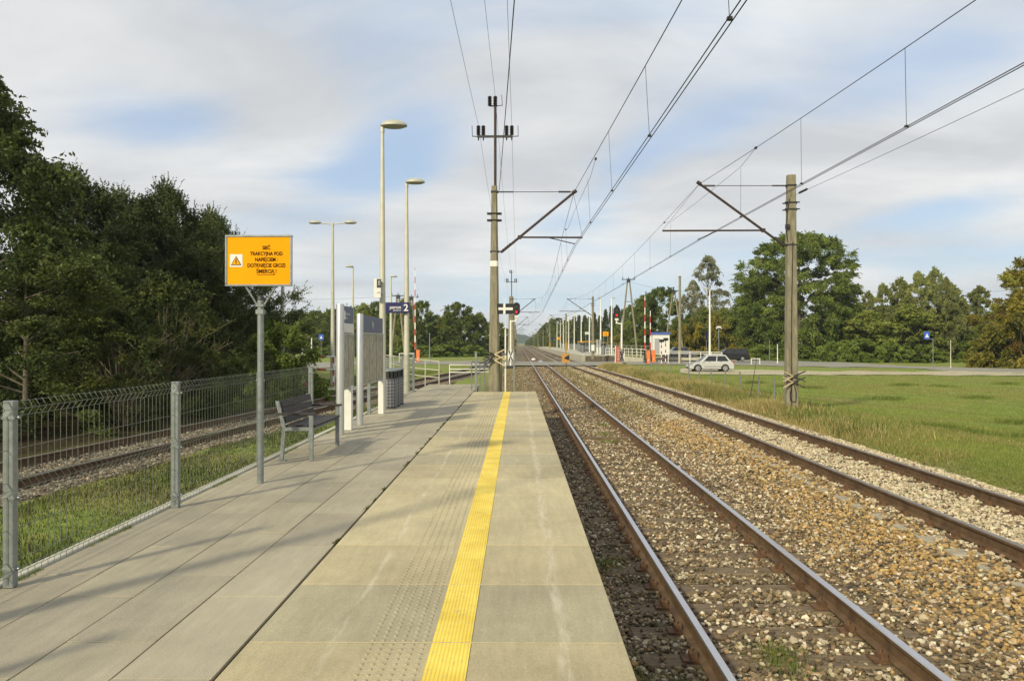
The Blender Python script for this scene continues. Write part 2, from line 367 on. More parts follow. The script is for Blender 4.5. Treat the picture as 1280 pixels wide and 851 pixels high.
def bed(x, y):
    xs = np.array([-2.2, -1.5, -.2, .6, 1.2, 3.3, 4.1, 4.7, 5.1, 7.2, 7.6, 8.1, 8.8]); zs = np.array([-.38, -.28, -.24, -.22, -.205, -.205, -.19, -.06, -.0, -.0, -.03, -.12, -.34])
    z = np.interp(x, xs, zs); low = 0.17 * sm(45, 80, y) * sm(4.1, 5.0, x)
    return z - low + 0.012 * np.sin(x * 5 + 3 * np.sin(y * 1.7)) * np.sin(y * 4.1)

def grid_mesh(name, xs, ys, zf, m, kind='structure'):
    X, Y = np.meshgrid(xs, ys); Z = zf(X, Y); V = np.stack([X.ravel(), Y.ravel(), Z.ravel()], 1)
    nx, ny = len(xs), len(ys); i = np.arange(nx - 1); j = np.arange(ny - 1); I, J = np.meshgrid(i, j); a = (J * nx + I).ravel()
    o = np_mesh(name, V, np.stack([a, a + 1, a + nx + 1, a + nx], 1), m, smooth=True); tag(o, kind=kind); return o

# ------------------------------------------------------------------ ground material
def ground_mat():
    m = bpy.data.materials.new('meadow_ground'); m.use_nodes = True; nt = m.node_tree; N = nt.nodes.new; L = nt.links.new; b = nt.nodes['Principled BSDF']; b.inputs['Roughness'].default_value = 0.95; b.inputs['Specular IOR Level'].default_value = 0.15
    g = N('ShaderNodeNewGeometry'); P = g.outputs['Position']
    def noise(sc, det=6, dist=0, rough=0.6):
        n = N('ShaderNodeTexNoise'); n.inputs['Scale'].default_value = sc; n.inputs['Detail'].default_value = det; n.inputs['Distortion'].default_value = dist; n.inputs['Roughness'].default_value = rough; L(P, n.inputs['Vector']); return n.outputs['Fac']
    def ramp(f, stops):
        c = N('ShaderNodeValToRGB'); L(f, c.inputs[0]); e = c.color_ramp.elements
        e[0].position, e[0].color = stops[0][0], (*stops[0][1], 1); e[1].position, e[1].color = stops[-1][0], (*stops[-1][1], 1)
        for p, col in stops[1:-1]: q = e.new(p); q.color = (*col, 1)
        return c.outputs[0]
    def mix(f, a, c):
        x = N('ShaderNodeMix'); x.data_type = 'RGBA'; L(f, x.inputs['Factor']); L(a, x.inputs['A']); L(c, x.inputs['B']); return x.outputs['Result']
    green = ramp(noise(3.5, 8), [(0.3, (0.10, 0.15, 0.028)), (0.5, (0.17, 0.23, 0.045)), (0.72, (0.30, 0.31, 0.08))])
    dry = ramp(noise(5, 8), [(0.3, (0.14, 0.12, 0.04)), (0.7, (0.33, 0.26, 0.11))])
    gravel = ramp(noise(16, 8, rough=.75), [(0.35, (0.09, 0.075, 0.04)), (0.5, (0.22, 0.18, 0.10)), (0.66, (0.42, 0.37, 0.25))])
    patch = ramp(noise(0.23, 6, 0.6), [(0.46, (0, 0, 0)), (0.64, (1, 1, 1))])
    sp = N('ShaderNodeSeparateXYZ'); L(P, sp.inputs[0])
    def mr(s, a, bb, c=0.0, d=1.0):
        q = N('ShaderNodeMapRange'); q.interpolation_type = 'SMOOTHSTEP'; L(s, q.inputs[0]); q.inputs[1].default_value = a; q.inputs[2].default_value = bb; q.inputs[3].default_value = c; q.inputs[4].default_value = d; return q.outputs[0]
    def mul(a, c):
        q = N('ShaderNodeMath'); q.operation = 'MULTIPLY'; q.use_clamp = True
        for i, v in enumerate((a, c)):
            if isinstance(v, float): q.inputs[i].default_value = v
            else: L(v, q.inputs[i])
        return q.outputs[0]
    def add(a, c):
        q = N('ShaderNodeMath'); q.operation = 'ADD'; q.use_clamp = True; L(a, q.inputs[0]); L(c, q.inputs[1]); return q.outputs[0]
    base = mix(mul(patch, 0.8), green, dry)
    # dry verge along the right track, thin gravelly strip between platform end and crossing
    verge = mul(mr(sp.outputs[0], 7.2, 8.2), mr(sp.outputs[0], 11.5, 9.5)); verge = mul(verge, mr(sp.outputs[1], 16.0, 26.0))
    base = mix(mul(verge, 0.75), base, dry)
    strip = mul(mr(sp.outputs[0], -3.2, -1.0), mr(sp.outputs[0], 9.5, 8.0)); stripe = mul(strip, mr(noise(0.5, 5), 0.40, 0.6, 0.25, 0.9))
    base = mix(stripe, base, gravel)
    # leaf litter under the left wood, with the wood's shade darkened into its colour
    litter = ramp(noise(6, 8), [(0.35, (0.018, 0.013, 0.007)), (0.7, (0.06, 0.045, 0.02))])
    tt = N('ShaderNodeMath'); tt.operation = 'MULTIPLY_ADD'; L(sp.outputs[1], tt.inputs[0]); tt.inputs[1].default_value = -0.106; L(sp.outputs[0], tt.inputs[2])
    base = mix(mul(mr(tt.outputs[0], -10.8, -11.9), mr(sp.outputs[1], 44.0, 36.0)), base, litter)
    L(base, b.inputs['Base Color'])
    bp = N('ShaderNodeBump'); bp.inputs['Strength'].default_value = 0.9; bp.inputs['Distance'].default_value = 0.06; L(noise(9, 8, rough=.7), bp.inputs['Height']); L(bp.outputs[0], b.inputs['Normal'])
    return m
M['ground'] = ground_mat()

def ballast_mat(name, stops, big=0.35):
    m = bpy.data.materials.new(name); m.use_nodes = True; nt = m.node_tree; N = nt.nodes.new; L = nt.links.new; b = nt.nodes['Principled BSDF']; b.inputs['Roughness'].default_value = 0.95
    g = N('ShaderNodeNewGeometry'); P = g.outputs['Position']
    v = N('ShaderNodeTexVoronoi'); v.inputs['Scale'].default_value = 19; L(P, v.inputs['Vector'])
    sp = N('ShaderNodeSeparateColor'); L(v.outputs['Color'], sp.inputs[0])
    c = N('ShaderNodeValToRGB'); L(sp.outputs[0], c.inputs[0]); e = c.color_ramp.elements; c.color_ramp.interpolation = 'LINEAR'
    e[0].position, e[0].color = stops[0][0], (*stops[0][1], 1); e[1].position, e[1].color = stops[-1][0], (*stops[-1][1], 1)
    for p, col in stops[1:-1]: q = e.new(p); q.color = (*col, 1)
    nz = N('ShaderNodeTexNoise'); nz.inputs['Scale'].default_value = 1.3; nz.inputs['Detail'].default_value = 6; L(P, nz.inputs['Vector'])
    mr = N('ShaderNodeMapRange'); L(nz.outputs['Fac'], mr.inputs[0]); mr.inputs[1].default_value = 0.3; mr.inputs[2].default_value = 0.7; mr.inputs[3].default_value = 1 - big; mr.inputs[4].default_value = 1 + big
    hs = N('ShaderNodeHueSaturation'); L(c.outputs[0], hs.inputs['Color']); L(mr.outputs[0], hs.inputs['Value'])
    L(hs.outputs[0], b.inputs['Base Color'])
    bp = N('ShaderNodeBump'); bp.inputs['Strength'].default_value = 1; bp.inputs['Distance'].default_value = 0.035; bp.invert = True; L(v.outputs['Distance'], bp.inputs['Height']); L(bp.outputs[0], b.inputs['Normal'])
    return m
M['ballast'] = ballast_mat('ballast_bed', [(0.0, (0.03, 0.021, 0.01)), (0.5, (0.10, 0.075, 0.04)), (0.8, (0.22, 0.175, 0.10)), (1.0, (0.36, 0.31, 0.21))])
M['ballast3'] = ballast_mat('old_ballast_bed', [(0.0, (0.04, 0.032, 0.022)), (0.6, (0.15, 0.125, 0.09)), (1.0, (0.30, 0.27, 0.21))])
M['asphalt'] = mat('worn_asphalt', (0.20, 0.19, 0.165), 0.9, 0, 0, 1.2, 0.3, 60, col2=(0.27, 0.26, 0.22))
M['lane'] = mat('pale_gravel_lane', (0.34, 0.30, 0.20), 0.95, 0, 0, 0.8, 0.1, 60, col2=(0.43, 0.38, 0.27))
M['pave'] = mat('pale_paving', (0.40, 0.38, 0.30), 0.9, 0, 0.12, 2, 0.2, 60)

xs = np.unique(np.concatenate([np.linspace(-2500, -300, 12), np.linspace(-300, -60, 25), np.linspace(-60, -16, 45), np.linspace(-16, 20, 181), np.linspace(20, 70, 51), np.linspace(70, 300, 24), np.linspace(300, 2500, 12)]))
ys = np.unique(np.concatenate([np.linspace(-120, -12, 10), np.linspace(-12, 50, 156), np.linspace(50, 130, 81), np.linspace(130, 400, 40), np.linspace(400, 4000, 16)]))
grid_mesh('ground', xs, ys, h, M['ground'])
bx = np.linspace(-2.2, 8.8, 74); by = np.unique(np.concatenate([np.linspace(-6, 40, 231), np.linspace(40, 120, 120), np.linspace(120, 520, 60)]))
bxn = bx[bx >= 0.35 - 0.01]
grid_mesh('ballast', bxn, by[by <= 25.6], bed, M['ballast'])
grid_mesh('ballast', bx, by[by >= 25.2], lambda x, y: bed(x, y), M['ballast'])
# ballast of the left track
yy = np.linspace(-6, 300, 400); off = np.linspace(-2.3, 2.1, 14)
prof = np.interp(off, [-2.3, -1.6, 1.4, 2.1], [-.22, .0, .0, -.22])
V = np.array([[xc3(y) + o, y, z3(y) - 0.175 + p + 0.01 * math.sin(o * 7 + y * 3)] for y in yy for o, p in zip(off, prof)])
a = np.array([j * 14 + i for j in range(399) for i in range(13)]); tag(np_mesh('ballast', V, np.stack([a, a + 1, a + 15, a + 14], 1), M['ballast3'], smooth=True), kind='structure')

# ------------------------------------------------------------------ roads
def wp(px, py, off=0.04):
    z = -0.1
    for _ in range(6):
        Y = (2.35 - z) * F / (py - 427.5); X = PX(px, Y); z = float(h(X, Y)) + off
    return X, Y
def strip(name, pairs, m, off=0.04, n=10, th=0.0):
    P = [(wp(p, a, off), wp(p, b, off)) for p, a, b in pairs]; V = []; k = 8
    for i in range(len(P) - 1):
        for t in range(n + (i == len(P) - 2)):
            u = t / n; A = [P[i][0][q] * (1 - u) + P[i + 1][0][q] * u for q in (0, 1)]; B = [P[i][1][q] * (1 - u) + P[i + 1][1][q] * u for q in (0, 1)]
            for j in range(k + 1):
                w = j / k; x = A[0] * (1 - w) + B[0] * w; y = A[1] * (1 - w) + B[1] * w; V.append((x, y, float(h(x, y)) + off))
    rows = len(V) // (k + 1); a = np.array([r * (k + 1) + j for r in range(rows - 1) for j in range(k)])
    return tag(np_mesh(name, np.array(V), np.stack([a, a + 1, a + k + 2, a + k + 1], 1), m, smooth=True), kind='structure')
strip('road', [(752, 451.7, 455.8), (800, 451.2, 455.6), (850, 450.5, 455.4), (930, 449.8, 456.2), (1000, 450.5, 457.7), (1060, 453.3, 458.5), (1120, 456.5, 459.6), (1200, 459.3, 464), (1290, 461, 468.5), (1500, 464, 475), (1800, 467, 482)], M['asphalt'])
strip('lane', [(850, 460.5, 465.5), (872, 460.8, 467.6), (930, 462.3, 468.3), (1000, 463.2, 468.5), (1120, 463.8, 468.2), (1215, 463.9, 468.6), (1310, 466, 469.4)], M['lane'], 0.045)
strip('road', [(600, 451.6, 455.9), (560, 451.5, 455.2), (500, 450.8, 454.8), (440, 451, 456), (400, 453, 460), (300, 457, 467), (100, 466, 482)], M['asphalt'])
strip('road', [(600, 437.6, 439.6), (500, 436.6, 439.2), (400, 435.6, 440), (300, 435, 441), (0, 434, 444)], M['asphalt'])
mb = MB(); mb.box((3.3, 88.6, -0.055), (13.6, 13.4, 0.07)); tag(mb.build('level_crossing_deck', M['asphalt']), kind='structure')
strip('footpath', [(385, 482.5, 487), (400, 482.6, 487), (440, 482.2, 486.6), (470, 482, 486)], M['pave'], 0.06)

# ------------------------------------------------------------------ tracks
RAIL = [(-.065, -.172), (.065, -.172), (.065, -.160), (.012, -.142), (.009, -.05), (.034, -.038), (.036, -.010), (.028, 0), (-.028, 0), (-.036, -.010), (-.034, -.038), (-.009, -.05), (-.012, -.142), (-.065, -.160)]
def rail(parent, xf, zf, off, ys, mats, label=None):
    n = len(RAIL); mb = MB(); vs = []
    for i, y in enumerate(ys):
        x = float(xf(y)); dx = float(xf(y + .5) - xf(y - .5)); z = float(zf(y)); c = 1 / math.hypot(1, dx)
        for a, b in RAIL: vs.append((x + (off + a) * c, y - (off + a) * dx * c, z + b))
    o = MB(); fs = []
    for i in range(len(ys) - 1):
        for k in range(n): fs.append((i * n + k, i * n + (k + 1) % n, (i + 1) * n + (k + 1) % n, (i + 1) * n + k))
    o.add(vs, fs); o.mi = [1 if (f % n) in (6, 7, 8) else 0 for f in range(len(fs))]
    return o.build('rail', mats, parent)
def fasten(mb, x, y, z, dx=0):
    ang = -math.atan(dx)
    mb.box((x, y, z - .182), (.36, .15, .02), ang)
    for s in (-1, 1):
        mb.box((x + s * .092, y, z - .15), (.055, .10, .05), ang); mb.box((x + s * .075, y, z - .135), (.03, .07, .03), ang)
        mb.tube((x + s * .10, y, z - .13), (x + s * .10, y, z - .095), .014, n=6)
def make_track(label, xf, zf, ys, y0, y1, smat, top, nind=100, conc=False, cat='railway track'):
    x0 = float(xf(ys[0])); t = thing('railway_track', label, cat, (0, 0, 0))
    for s in (-1, 1): rail(t, xf, zf, s * .7535, ys, [M['railside'], M[top]])
    y = y0; i = 0; restS = MB(); restF = MB(); L0 = 1.25
    while y < y1:
        x = float(xf(y)); dx = float(xf(y + .5) - xf(y - .5)); z = float(zf(y)); ang = -math.atan(dx)
        jit = random.uniform(-.02, .02)
        tgt = MB() if i < nind else restS
        tgt.box((x, y + jit, z - .285), (2.5, .26 if not conc else .28, .18), ang)
        if i < nind: tgt.build('sleeper', smat, t, bevel=.012)
        fm = MB() if i < 50 else restF
        if i < 50 or y < 75:
            for s in (-1, 1):
                if i < 50:
                    fm = MB(); fasten(fm, x + s * .7535, y + jit - s * .7535 * dx, z, dx); fm.build('rail_fastening', M['plate'], t)
                else: fasten(fm, x + s * .7535, y + jit - s * .7535 * dx, z, dx)
        i += 1; y += .62
    tag(restS.build('sleeper', smat, t), kind='stuff')
    if restF.v: tag(restF.build('rail_fastening', M['plate'], t), kind='stuff')
    return t
ysr = np.array([-6, 10, 30, 45] + list(np.linspace(50, 82, 14)) + [100, 200, 360, 520])
make_track('main railway track with bright polished rails right beside the platform edge', lambda y: 2.243 + 0 * y, lambda y: 0 * y, np.array([-6, 50, 150, 300, 520]), 3.2, 300, M['sleeperwood'], 'railtop')
make_track('second railway track with dull brown rails on pale ballast beside the meadow', lambda y: 6.10 + 0.0 * y, z2, ysr, 7.0, 300, M['sleeperconc'], 'railtop2', conc=True)
make_track('rusty railway track curving away behind the wire mesh fence', xc3, z3, np.concatenate([np.linspace(-6, 100, 54), np.linspace(110, 300, 8)]), 5.0, 200, M['sleeperwood'], 'railtop2')

# ------------------------------------------------------------------ stones
PHI = (1 + 5 ** .5) / 2
ICO = np.array([(-1, PHI, 0), (1, PHI, 0), (-1, -PHI, 0), (1, -PHI, 0), (0, -1, PHI), (0, 1, PHI), (0, -1, -PHI), (0, 1, -PHI), (PHI, 0, -1), (PHI, 0, 1), (-PHI, 0, -1), (-PHI, 0, 1)]) / 1.902
ICF = np.array([(0, 11, 5), (0, 5, 1), (0, 1, 7), (0, 7, 10), (0, 10, 11), (1, 5, 9), (5, 11, 4), (11, 10, 2), (10, 7, 6), (7, 1, 8), (3, 9, 4), (3, 4, 2), (3, 2, 6), (3, 6, 8), (3, 8, 9), (4, 9, 5), (2, 4, 11), (6, 2, 10), (8, 6, 7), (9, 8, 1)])
OCT = np.array([(1, 0, 0), (-1, 0, 0), (0, 1, 0), (0, -1, 0), (0, 0, 1), (0, 0, -1)], float)
OCF = np.array([(0, 2, 4), (2, 1, 4), (1, 3, 4), (3, 0, 4), (2, 0, 5), (1, 2, 5), (3, 1, 5), (0, 3, 5)])
rng = np.random.default_rng(5)
def rotm(n):
    q = rng.normal(size=(n, 4)); q /= np.linalg.norm(q, axis=1)[:, None]; w, x, y, z = q.T
    return np.stack([np.stack([1 - 2 * (y * y + z * z), 2 * (x * y - z * w), 2 * (x * z + y * w)], 1), np.stack([2 * (x * y + z * w), 1 - 2 * (x * x + z * z), 2 * (y * z - x * w)], 1), np.stack([2 * (x * z - y * w), 2 * (y * z + x * w), 1 - 2 * (x * x + y * y)], 1)], 1)
def stones(name, pos, rad, col, base=ICO, bf=ICF):
    n = len(pos); k = len(base)
    v = np.repeat(base[None], n, 0) * (1 + rng.uniform(-.32, .28, (n, k, 1)))
    v = v * rng.uniform(0.6, 1.15, (n, 1, 3)) * rad[:, None, None]
    v = np.einsum('nij,nkj->nki', rotm(n), v); v[:, :, 2] *= .8
    v = v + pos[:, None, :]
    f = (bf[None] + (np.arange(n) * k)[:, None, None]).reshape(-1, 3)
    c = np.repeat(np.concatenate([col, np.ones((n, 1))], 1), k, 0)
    o = np_mesh(name, v.reshape(-1, 3), f, M['stone'], col=c); tag(o, kind='stuff'); return o
PAL = {'mix': [((.48, .43, .33), .17), ((.24, .18, .11), .27), ((.12, .09, .055), .34), ((.66, .62, .53), .13), ((.31, .22, .12), .09)],
       'ochre': [((.43, .29, .11), .32), ((.48, .35, .16), .20), ((.27, .19, .09), .22), ((.52, .47, .38), .13), ((.17, .13, .08), .13)],
       'cream': [((.56, .51, .39), .42), ((.47, .42, .31), .28), ((.66, .62, .52), .15), ((.33, .27, .19), .15)],
       'brown': [((.20, .16, .10), .3), ((.11, .085, .05), .25), ((.30, .25, .17), .25), ((.50, .46, .37), .15), ((.34, .22, .1), .05)],
       'old': [((.20, .17, .13), .4), ((.12, .10, .075), .25), ((.34, .31, .26), .3), ((.46, .43, .38), .05)]}
def pick(names):
    out = np.zeros((len(names), 3))
    for k, pal in PAL.items():
        idx = np.where(names == k)[0]
        if len(idx): out[idx] = np.array([c for c, _ in pal])[rng.choice(len(pal), len(idx), p=[p for _, p in pal])]
    out = out * .97 + out.mean(axis=1, keepdims=True) * .03
    return np.clip(out * np.array([.95, .89, .78]) * rng.uniform(.62, 1.12, (len(names), 1)) * rng.uniform(.95, 1.05, out.shape), 0, 1)
def field(x0, x1, y0, y1, dens, r0, r1, base=ICO, bf=ICF, shade=1.0):
    n = int((x1 - x0) * (y1 - y0) * dens); x = rng.uniform(x0, x1, n); y = rng.uniform(y0, y1, n)
    keep = x < 0.80 * y + 0.6; keep &= ~((y < 25.6) & (x < .62))
    patchy = .5 + .5 * np.sin(x * 1.7 + 2 * np.sin(y * .8)) * np.sin(y * 1.1 + 1.9)
    x, y, patchy = x[keep], y[keep], patchy[keep]
    # rails stay clear, sleepers stay partly clear
    clear = np.ones(len(x), bool)
    for c in (2.243, 6.10):
        for s in (-1, 1): clear &= np.abs(x - (c + s * .7535)) > .07
    for c, p0, conceal in ((2.243, 3.2, .22), (6.10, 7.0, .72)):
        on = (np.abs(x - c) < 1.27) & (np.abs(((y - p0 + .31) % .62) - .31) < .13)
        nearrail = (np.abs(np.abs(x - c) - .7535) < .24) & (np.abs(((y - p0 + .31) % .62) - .31) < .16)
        clear &= ~(on & (rng.uniform(size=len(x)) > conceal)); clear &= ~(nearrail & (rng.uniform(size=len(x)) > .18))
    x, y, patchy = x[clear], y[clear], patchy[clear]; n = len(x)
    r = (r0 + (r1 - r0) * rng.beta(1.6, 2.2, n)) * np.where(rng.uniform(size=n) < .07, 1.45, 1)
    u = rng.uniform(size=n); names = np.full(n, 'mix', dtype=object)
    names[(x < 1.5) | ((x < 3.1) & (patchy > .62) & (u < .7))] = 'brown'
    pc = np.exp(-((x - 4.75 - .25 * np.sin(y * .5)) / .75) ** 2); names[(u < pc * np.where(y < 24, .93, .45)) & (y < 45)] = 'ochre'
    names[(x > 5.15) & (u < .9)] = 'cream'; names[(x > 4.6) & (y > 24) & (u < .6)] = 'cream'
    z = bed(x, y) + r * rng.uniform(0.0, .75, n)
    onsl = ((np.abs(x - 2.243) < 1.27) & (np.abs(((y - 3.2 + .31) % .62) - .31) < .14))
    z = np.where(onsl, z + .012, z)
    stones('ballast_stones', np.stack([x, y, z], 1), r, pick(names) * shade, base, bf)
field(.6, 8.3, 3.8, 13, 720, .014, .033)
field(.6, 8.3, 13, 26, 460, .018, .036)
field(-.6, 8.3, 26, 45, 170, .026, .042, OCT, OCF)
field(-1.2, 8.3, 45, 81, 60, .035, .055, OCT, OCF)
n = 26000; y = rng.uniform(7, 48, n); o_ = rng.uniform(-1.9, 1.9, n); k = (np.abs(np.abs(o_) - .7535) > .09); y, o_ = y[k], o_[k]
x = xc3(y) + o_; r = rng.uniform(.024, .042, len(x)); stones('ballast_stones', np.stack([x, y, z3(y) - .175 - .22 * np.clip(np.abs(o_) - 1.5, 0, 1) + r * .4], 1), r, pick(np.full(len(x), 'old', dtype=object)), OCT, OCF)

# ------------------------------------------------------------------ platform
def slab_mat(name, c1, c2):
    m = mat(name, c1, 0.88, 0, 0, 1.1, 0.0, 60, col2=c2); nt = m.node_tree; N = nt.nodes.new; L = nt.links.new; b = nt.nodes['Principled BSDF']
    src = b.inputs['Base Color'].links[0].from_socket
    g = N('ShaderNodeNewGeometry')
    mp = N('ShaderNodeMapping'); mp.inputs['Scale'].default_value = (9, 1.2, 1); L(g.outputs['Position'], mp.inputs[0])
    n1 = N('ShaderNodeTexNoise'); n1.inputs['Scale'].default_value = 2.2; n1.inputs['Detail'].default_value = 8; n1.inputs['Roughness'].default_value = .7; L(mp.outputs[0], n1.inputs['Vector'])
    n2 = N('ShaderNodeTexNoise'); n2.inputs['Scale'].default_value = 140; n2.inputs['Detail'].default_value = 3; L(g.outputs['Position'], n2.inputs['Vector'])
    n3 = N('ShaderNodeTexNoise'); n3.inputs['Scale'].default_value = .55; n3.inputs['Detail'].default_value = 7; n3.inputs['Roughness'].default_value = .65; L(g.outputs['Position'], n3.inputs['Vector'])
    def mr(s, a, c, lo, hi):
        q = N('ShaderNodeMapRange'); L(s, q.inputs[0]); q.inputs[1].default_value = a; q.inputs[2].default_value = c; q.inputs[3].default_value = lo; q.inputs[4].default_value = hi; return q.outputs[0]
    def mul(a, c):
        q = N('ShaderNodeMath'); q.operation = 'MULTIPLY'; L(a, q.inputs[0]); L(c, q.inputs[1]); return q.outputs[0]
    v = mul(mul(mr(n1.outputs['Fac'], .3, .7, .90, 1.10), mr(n2.outputs['Fac'], .3, .7, .82, 1.18)), mr(n3.outputs['Fac'], .35, .65, .90, 1.08))
    n4 = N('ShaderNodeTexVoronoi'); n4.inputs['Scale'].default_value = 2.3; L(g.outputs['Position'], n4.inputs['Vector'])   # small dropped spots
    v = mul(v, mr(n4.outputs['Distance'], 0.0, .035, .72, 1.0))
    hs = N('ShaderNodeHueSaturation'); L(src, hs.inputs['Color']); L(v, hs.inputs['Value'])
    # chalky worn streaks running along the platform
    gx = N('ShaderNodeSeparateXYZ'); L(g.outputs['Position'], gx.inputs[0])
    nw = N('ShaderNodeTexNoise'); nw.inputs['Scale'].default_value = .9; nw.inputs['Detail'].default_value = 5; L(g.outputs['Position'], nw.inputs['Vector'])
    acc = None
    for x0, wd, am in ((.235, .05, .42), (-.98, .03, .34)):
        o = N('ShaderNodeMath'); o.operation = 'MULTIPLY_ADD'; L(nw.outputs['Fac'], o.inputs[0]); o.inputs[1].default_value = .16; o.inputs[2].default_value = -x0 - .08
        s_ = N('ShaderNodeMath'); s_.operation = 'ADD'; L(gx.outputs[0], s_.inputs[0]); L(o.outputs[0], s_.inputs[1]); ab = N('ShaderNodeMath'); ab.operation = 'ABSOLUTE'; L(s_.outputs[0], ab.inputs[0])
        w_ = mul(mr(ab.outputs[0], wd * .3, wd, am, 0.0), mr(n1.outputs['Fac'], .38, .62, 0.0, 1.0))
        if acc is None: acc = w_
        else:
            q = N('ShaderNodeMath'); q.operation = 'ADD'; q.use_clamp = True; L(acc, q.inputs[0]); L(w_, q.inputs[1]); acc = q.outputs[0]
    mw = N('ShaderNodeMix'); mw.data_type = 'RGBA'; L(acc, mw.inputs['Factor']); L(hs.outputs[0], mw.inputs['A']); mw.inputs['B'].default_value = (.60, .57, .47, 1)
    L(mw.outputs['Result'], b.inputs['Base Color'])
    bp = N('ShaderNodeBump'); bp.inputs['Strength'].default_value = .35; bp.inputs['Distance'].default_value = .004; L(n2.outputs['Fac'], bp.inputs['Height']); L(bp.outputs[0], b.inputs['Normal'])
    return m
SL = [slab_mat('platform_slab', (.36, .31, .19), (.41, .355, .22)), slab_mat('platform_slab_pale', (.41, .36, .225), (.46, .40, .25)), slab_mat('platform_slab_grey', (.31, .28, .19), (.35, .315, .21)),
      slab_mat('paving_slab', (.31, .28, .205), (.35, .318, .235)), slab_mat('paving_slab_dim', (.275, .25, .188), (.315, .285, .215))]
ZP = .76
mb = MB(); rj = random.Random(3)
for i, k in enumerate(range(-3, 25)):
    y0 = 1.15 + k * 1.0
    if y0 + 1 > 25.4: break
    mb.box((-.436, y0 + .5, ZP - .06), (1.99, .988, .12), mi=[1, 1, 0, 2, 0, 0, 2, 0, 1][i % 9])
edge = mb.build('platform_edge_slabs', SL, bevel=.003); tag(edge, kind='structure')
mb = MB()
for c in range(4):
    x0 = -1.452 - c * .478
    yv = -2.3 + (c % 2) * .45
    while yv < 29.4:
        l = 1.2; e = min(yv + l, 29.6)
        mb.box((x0 - .237, (yv + e) / 2, ZP - .045 - rj.uniform(0, .003)), (.470, e - yv - .006, .09), mi=3 + (rj.random() < .4)); yv += l
tag(mb.build('platform_paving', SL, bevel=.0015), kind='structure')
mb = MB(); mb.box((-1.2, 11.4, .16), (3.2, 27.8, .95)); mb.box((-2.4, 27.6, .17), (1.8, 4.0, .95)); tag(mb.build('platform_body', mat('platform_wall_concrete', (.10, .09, .07), .9, 0, .2)), kind='structure')
mb = MB(); mb.box((-3.40, 11.7, .42), (.1, 29.0, .72)); tag(mb.build('platform_kerb', M['kerb'], bevel=.008), kind='structure')
mb = MB()
for k in range(-3, 24):
    mb.box((-1.452 + .004, 1.15 + k + .5, ZP - .05), (.012, .99, .06))
tag(mb.build('joint_soil', mat('joint_soil', (.03, .028, .018), .95)), kind='structure')
# tactile studs and yellow line: part of the slabs' surface
mb = MB()
for k in range(-1, 24):
    y0 = 1.15 + k
    for r_ in range(16):
        yv = y0 + .03 + r_ * .0627
        if not 3.4 < yv < 25.0: continue
        for c in range(6):
            xv = -.775 + c * .055; n = 6
            vs = [(xv + math.cos(2 * PI * q / n) * .0135, yv + math.sin(2 * PI * q / n) * .0135, ZP) for q in range(n)] + [(xv + math.cos(2 * PI * q / n) * .009, yv + math.sin(2 * PI * q / n) * .009, ZP + .006) for q in range(n)]
            mb.add(vs, [(n, n + 1, n + 2, n + 3, n + 4, n + 5)] + [(q, (q + 1) % n, n + (q + 1) % n, n + q) for q in range(n)])
tag(mb.build('tactile_studs', SL[2]), kind='structure')
def yellow_mat():
    m = mat('yellow_line_paint', (.64, .47, .05), .7, 0, 0, 3, 0, 10, col2=(.80, .62, .10)); nt = m.node_tree; N = nt.nodes.new; L = nt.links.new; b = nt.nodes['Principled BSDF']
    src = b.inputs['Base Color'].links[0].from_socket; g = N('ShaderNodeNewGeometry')
    n1 = N('ShaderNodeTexNoise'); n1.inputs['Scale'].default_value = 28; n1.inputs['Detail'].default_value = 8; n1.inputs['Roughness'].default_value = .8
    mp = N('ShaderNodeMapping'); mp.inputs['Scale'].default_value = (1, .35, 1); L(g.outputs['Position'], mp.inputs[0]); L(mp.outputs[0], n1.inputs['Vector'])
    cr = N('ShaderNodeValToRGB'); L(n1.outputs['Fac'], cr.inputs[0]); cr.color_ramp.elements[0].position = .54; cr.color_ramp.elements[1].position = .72
    mx = N('ShaderNodeMix'); mx.data_type = 'RGBA'; L(cr.outputs[0], mx.inputs['Factor']); L(src, mx.inputs['A']); mx.inputs['B'].default_value = (.42, .34, .16, 1); L(mx.outputs['Result'], b.inputs['Base Color'])
    w = N('ShaderNodeTexWave'); w.inputs['Scale'].default_value = 16; w.bands_direction = 'X'; L(g.outputs['Position'], w.inputs['Vector'])
    bp = N('ShaderNodeBump'); bp.inputs['Strength'].default_value = .5; bp.inputs['Distance'].default_value = .005; L(w.outputs['Fac'], bp.inputs['Height']); L(bp.outputs[0], b.inputs['Normal'])
    return m
ym = yellow_mat(); mb = MB()
for k in range(-3, 24): mb.box((-.352, 1.65 + k, ZP + .001), (.205, .975, .008))
tag(mb.build('yellow_line', ym), kind='structure')

# ------------------------------------------------------------------ vegetation builders
def leaf_mesh(name, cen, tint, L0, m, parent, flat=0.0, seed=1, aspect=.5):
    n = len(cen); r = np.random.default_rng(seed)
    d = r.normal(size=(n, 3)); d[:, 2] = d[:, 2] * (1 - flat) - .25; d /= np.linalg.norm(d, axis=1)[:, None]
    s = np.cross(d, r.normal(size=(n, 3))); s /= np.linalg.norm(s, axis=1)[:, None]
    l = L0 * r.uniform(.6, 1.3, n)[:, None]; w = l * aspect
    v = np.stack([cen - d * l * .5, cen + s * w * .5, cen + d * l * .5, cen - s * w * .5], 1).reshape(-1, 3)
    f = np.arange(4 * n).reshape(n, 4)
    return np_mesh(name, v, f, m, parent, attr=np.clip(tint, 0, 1))

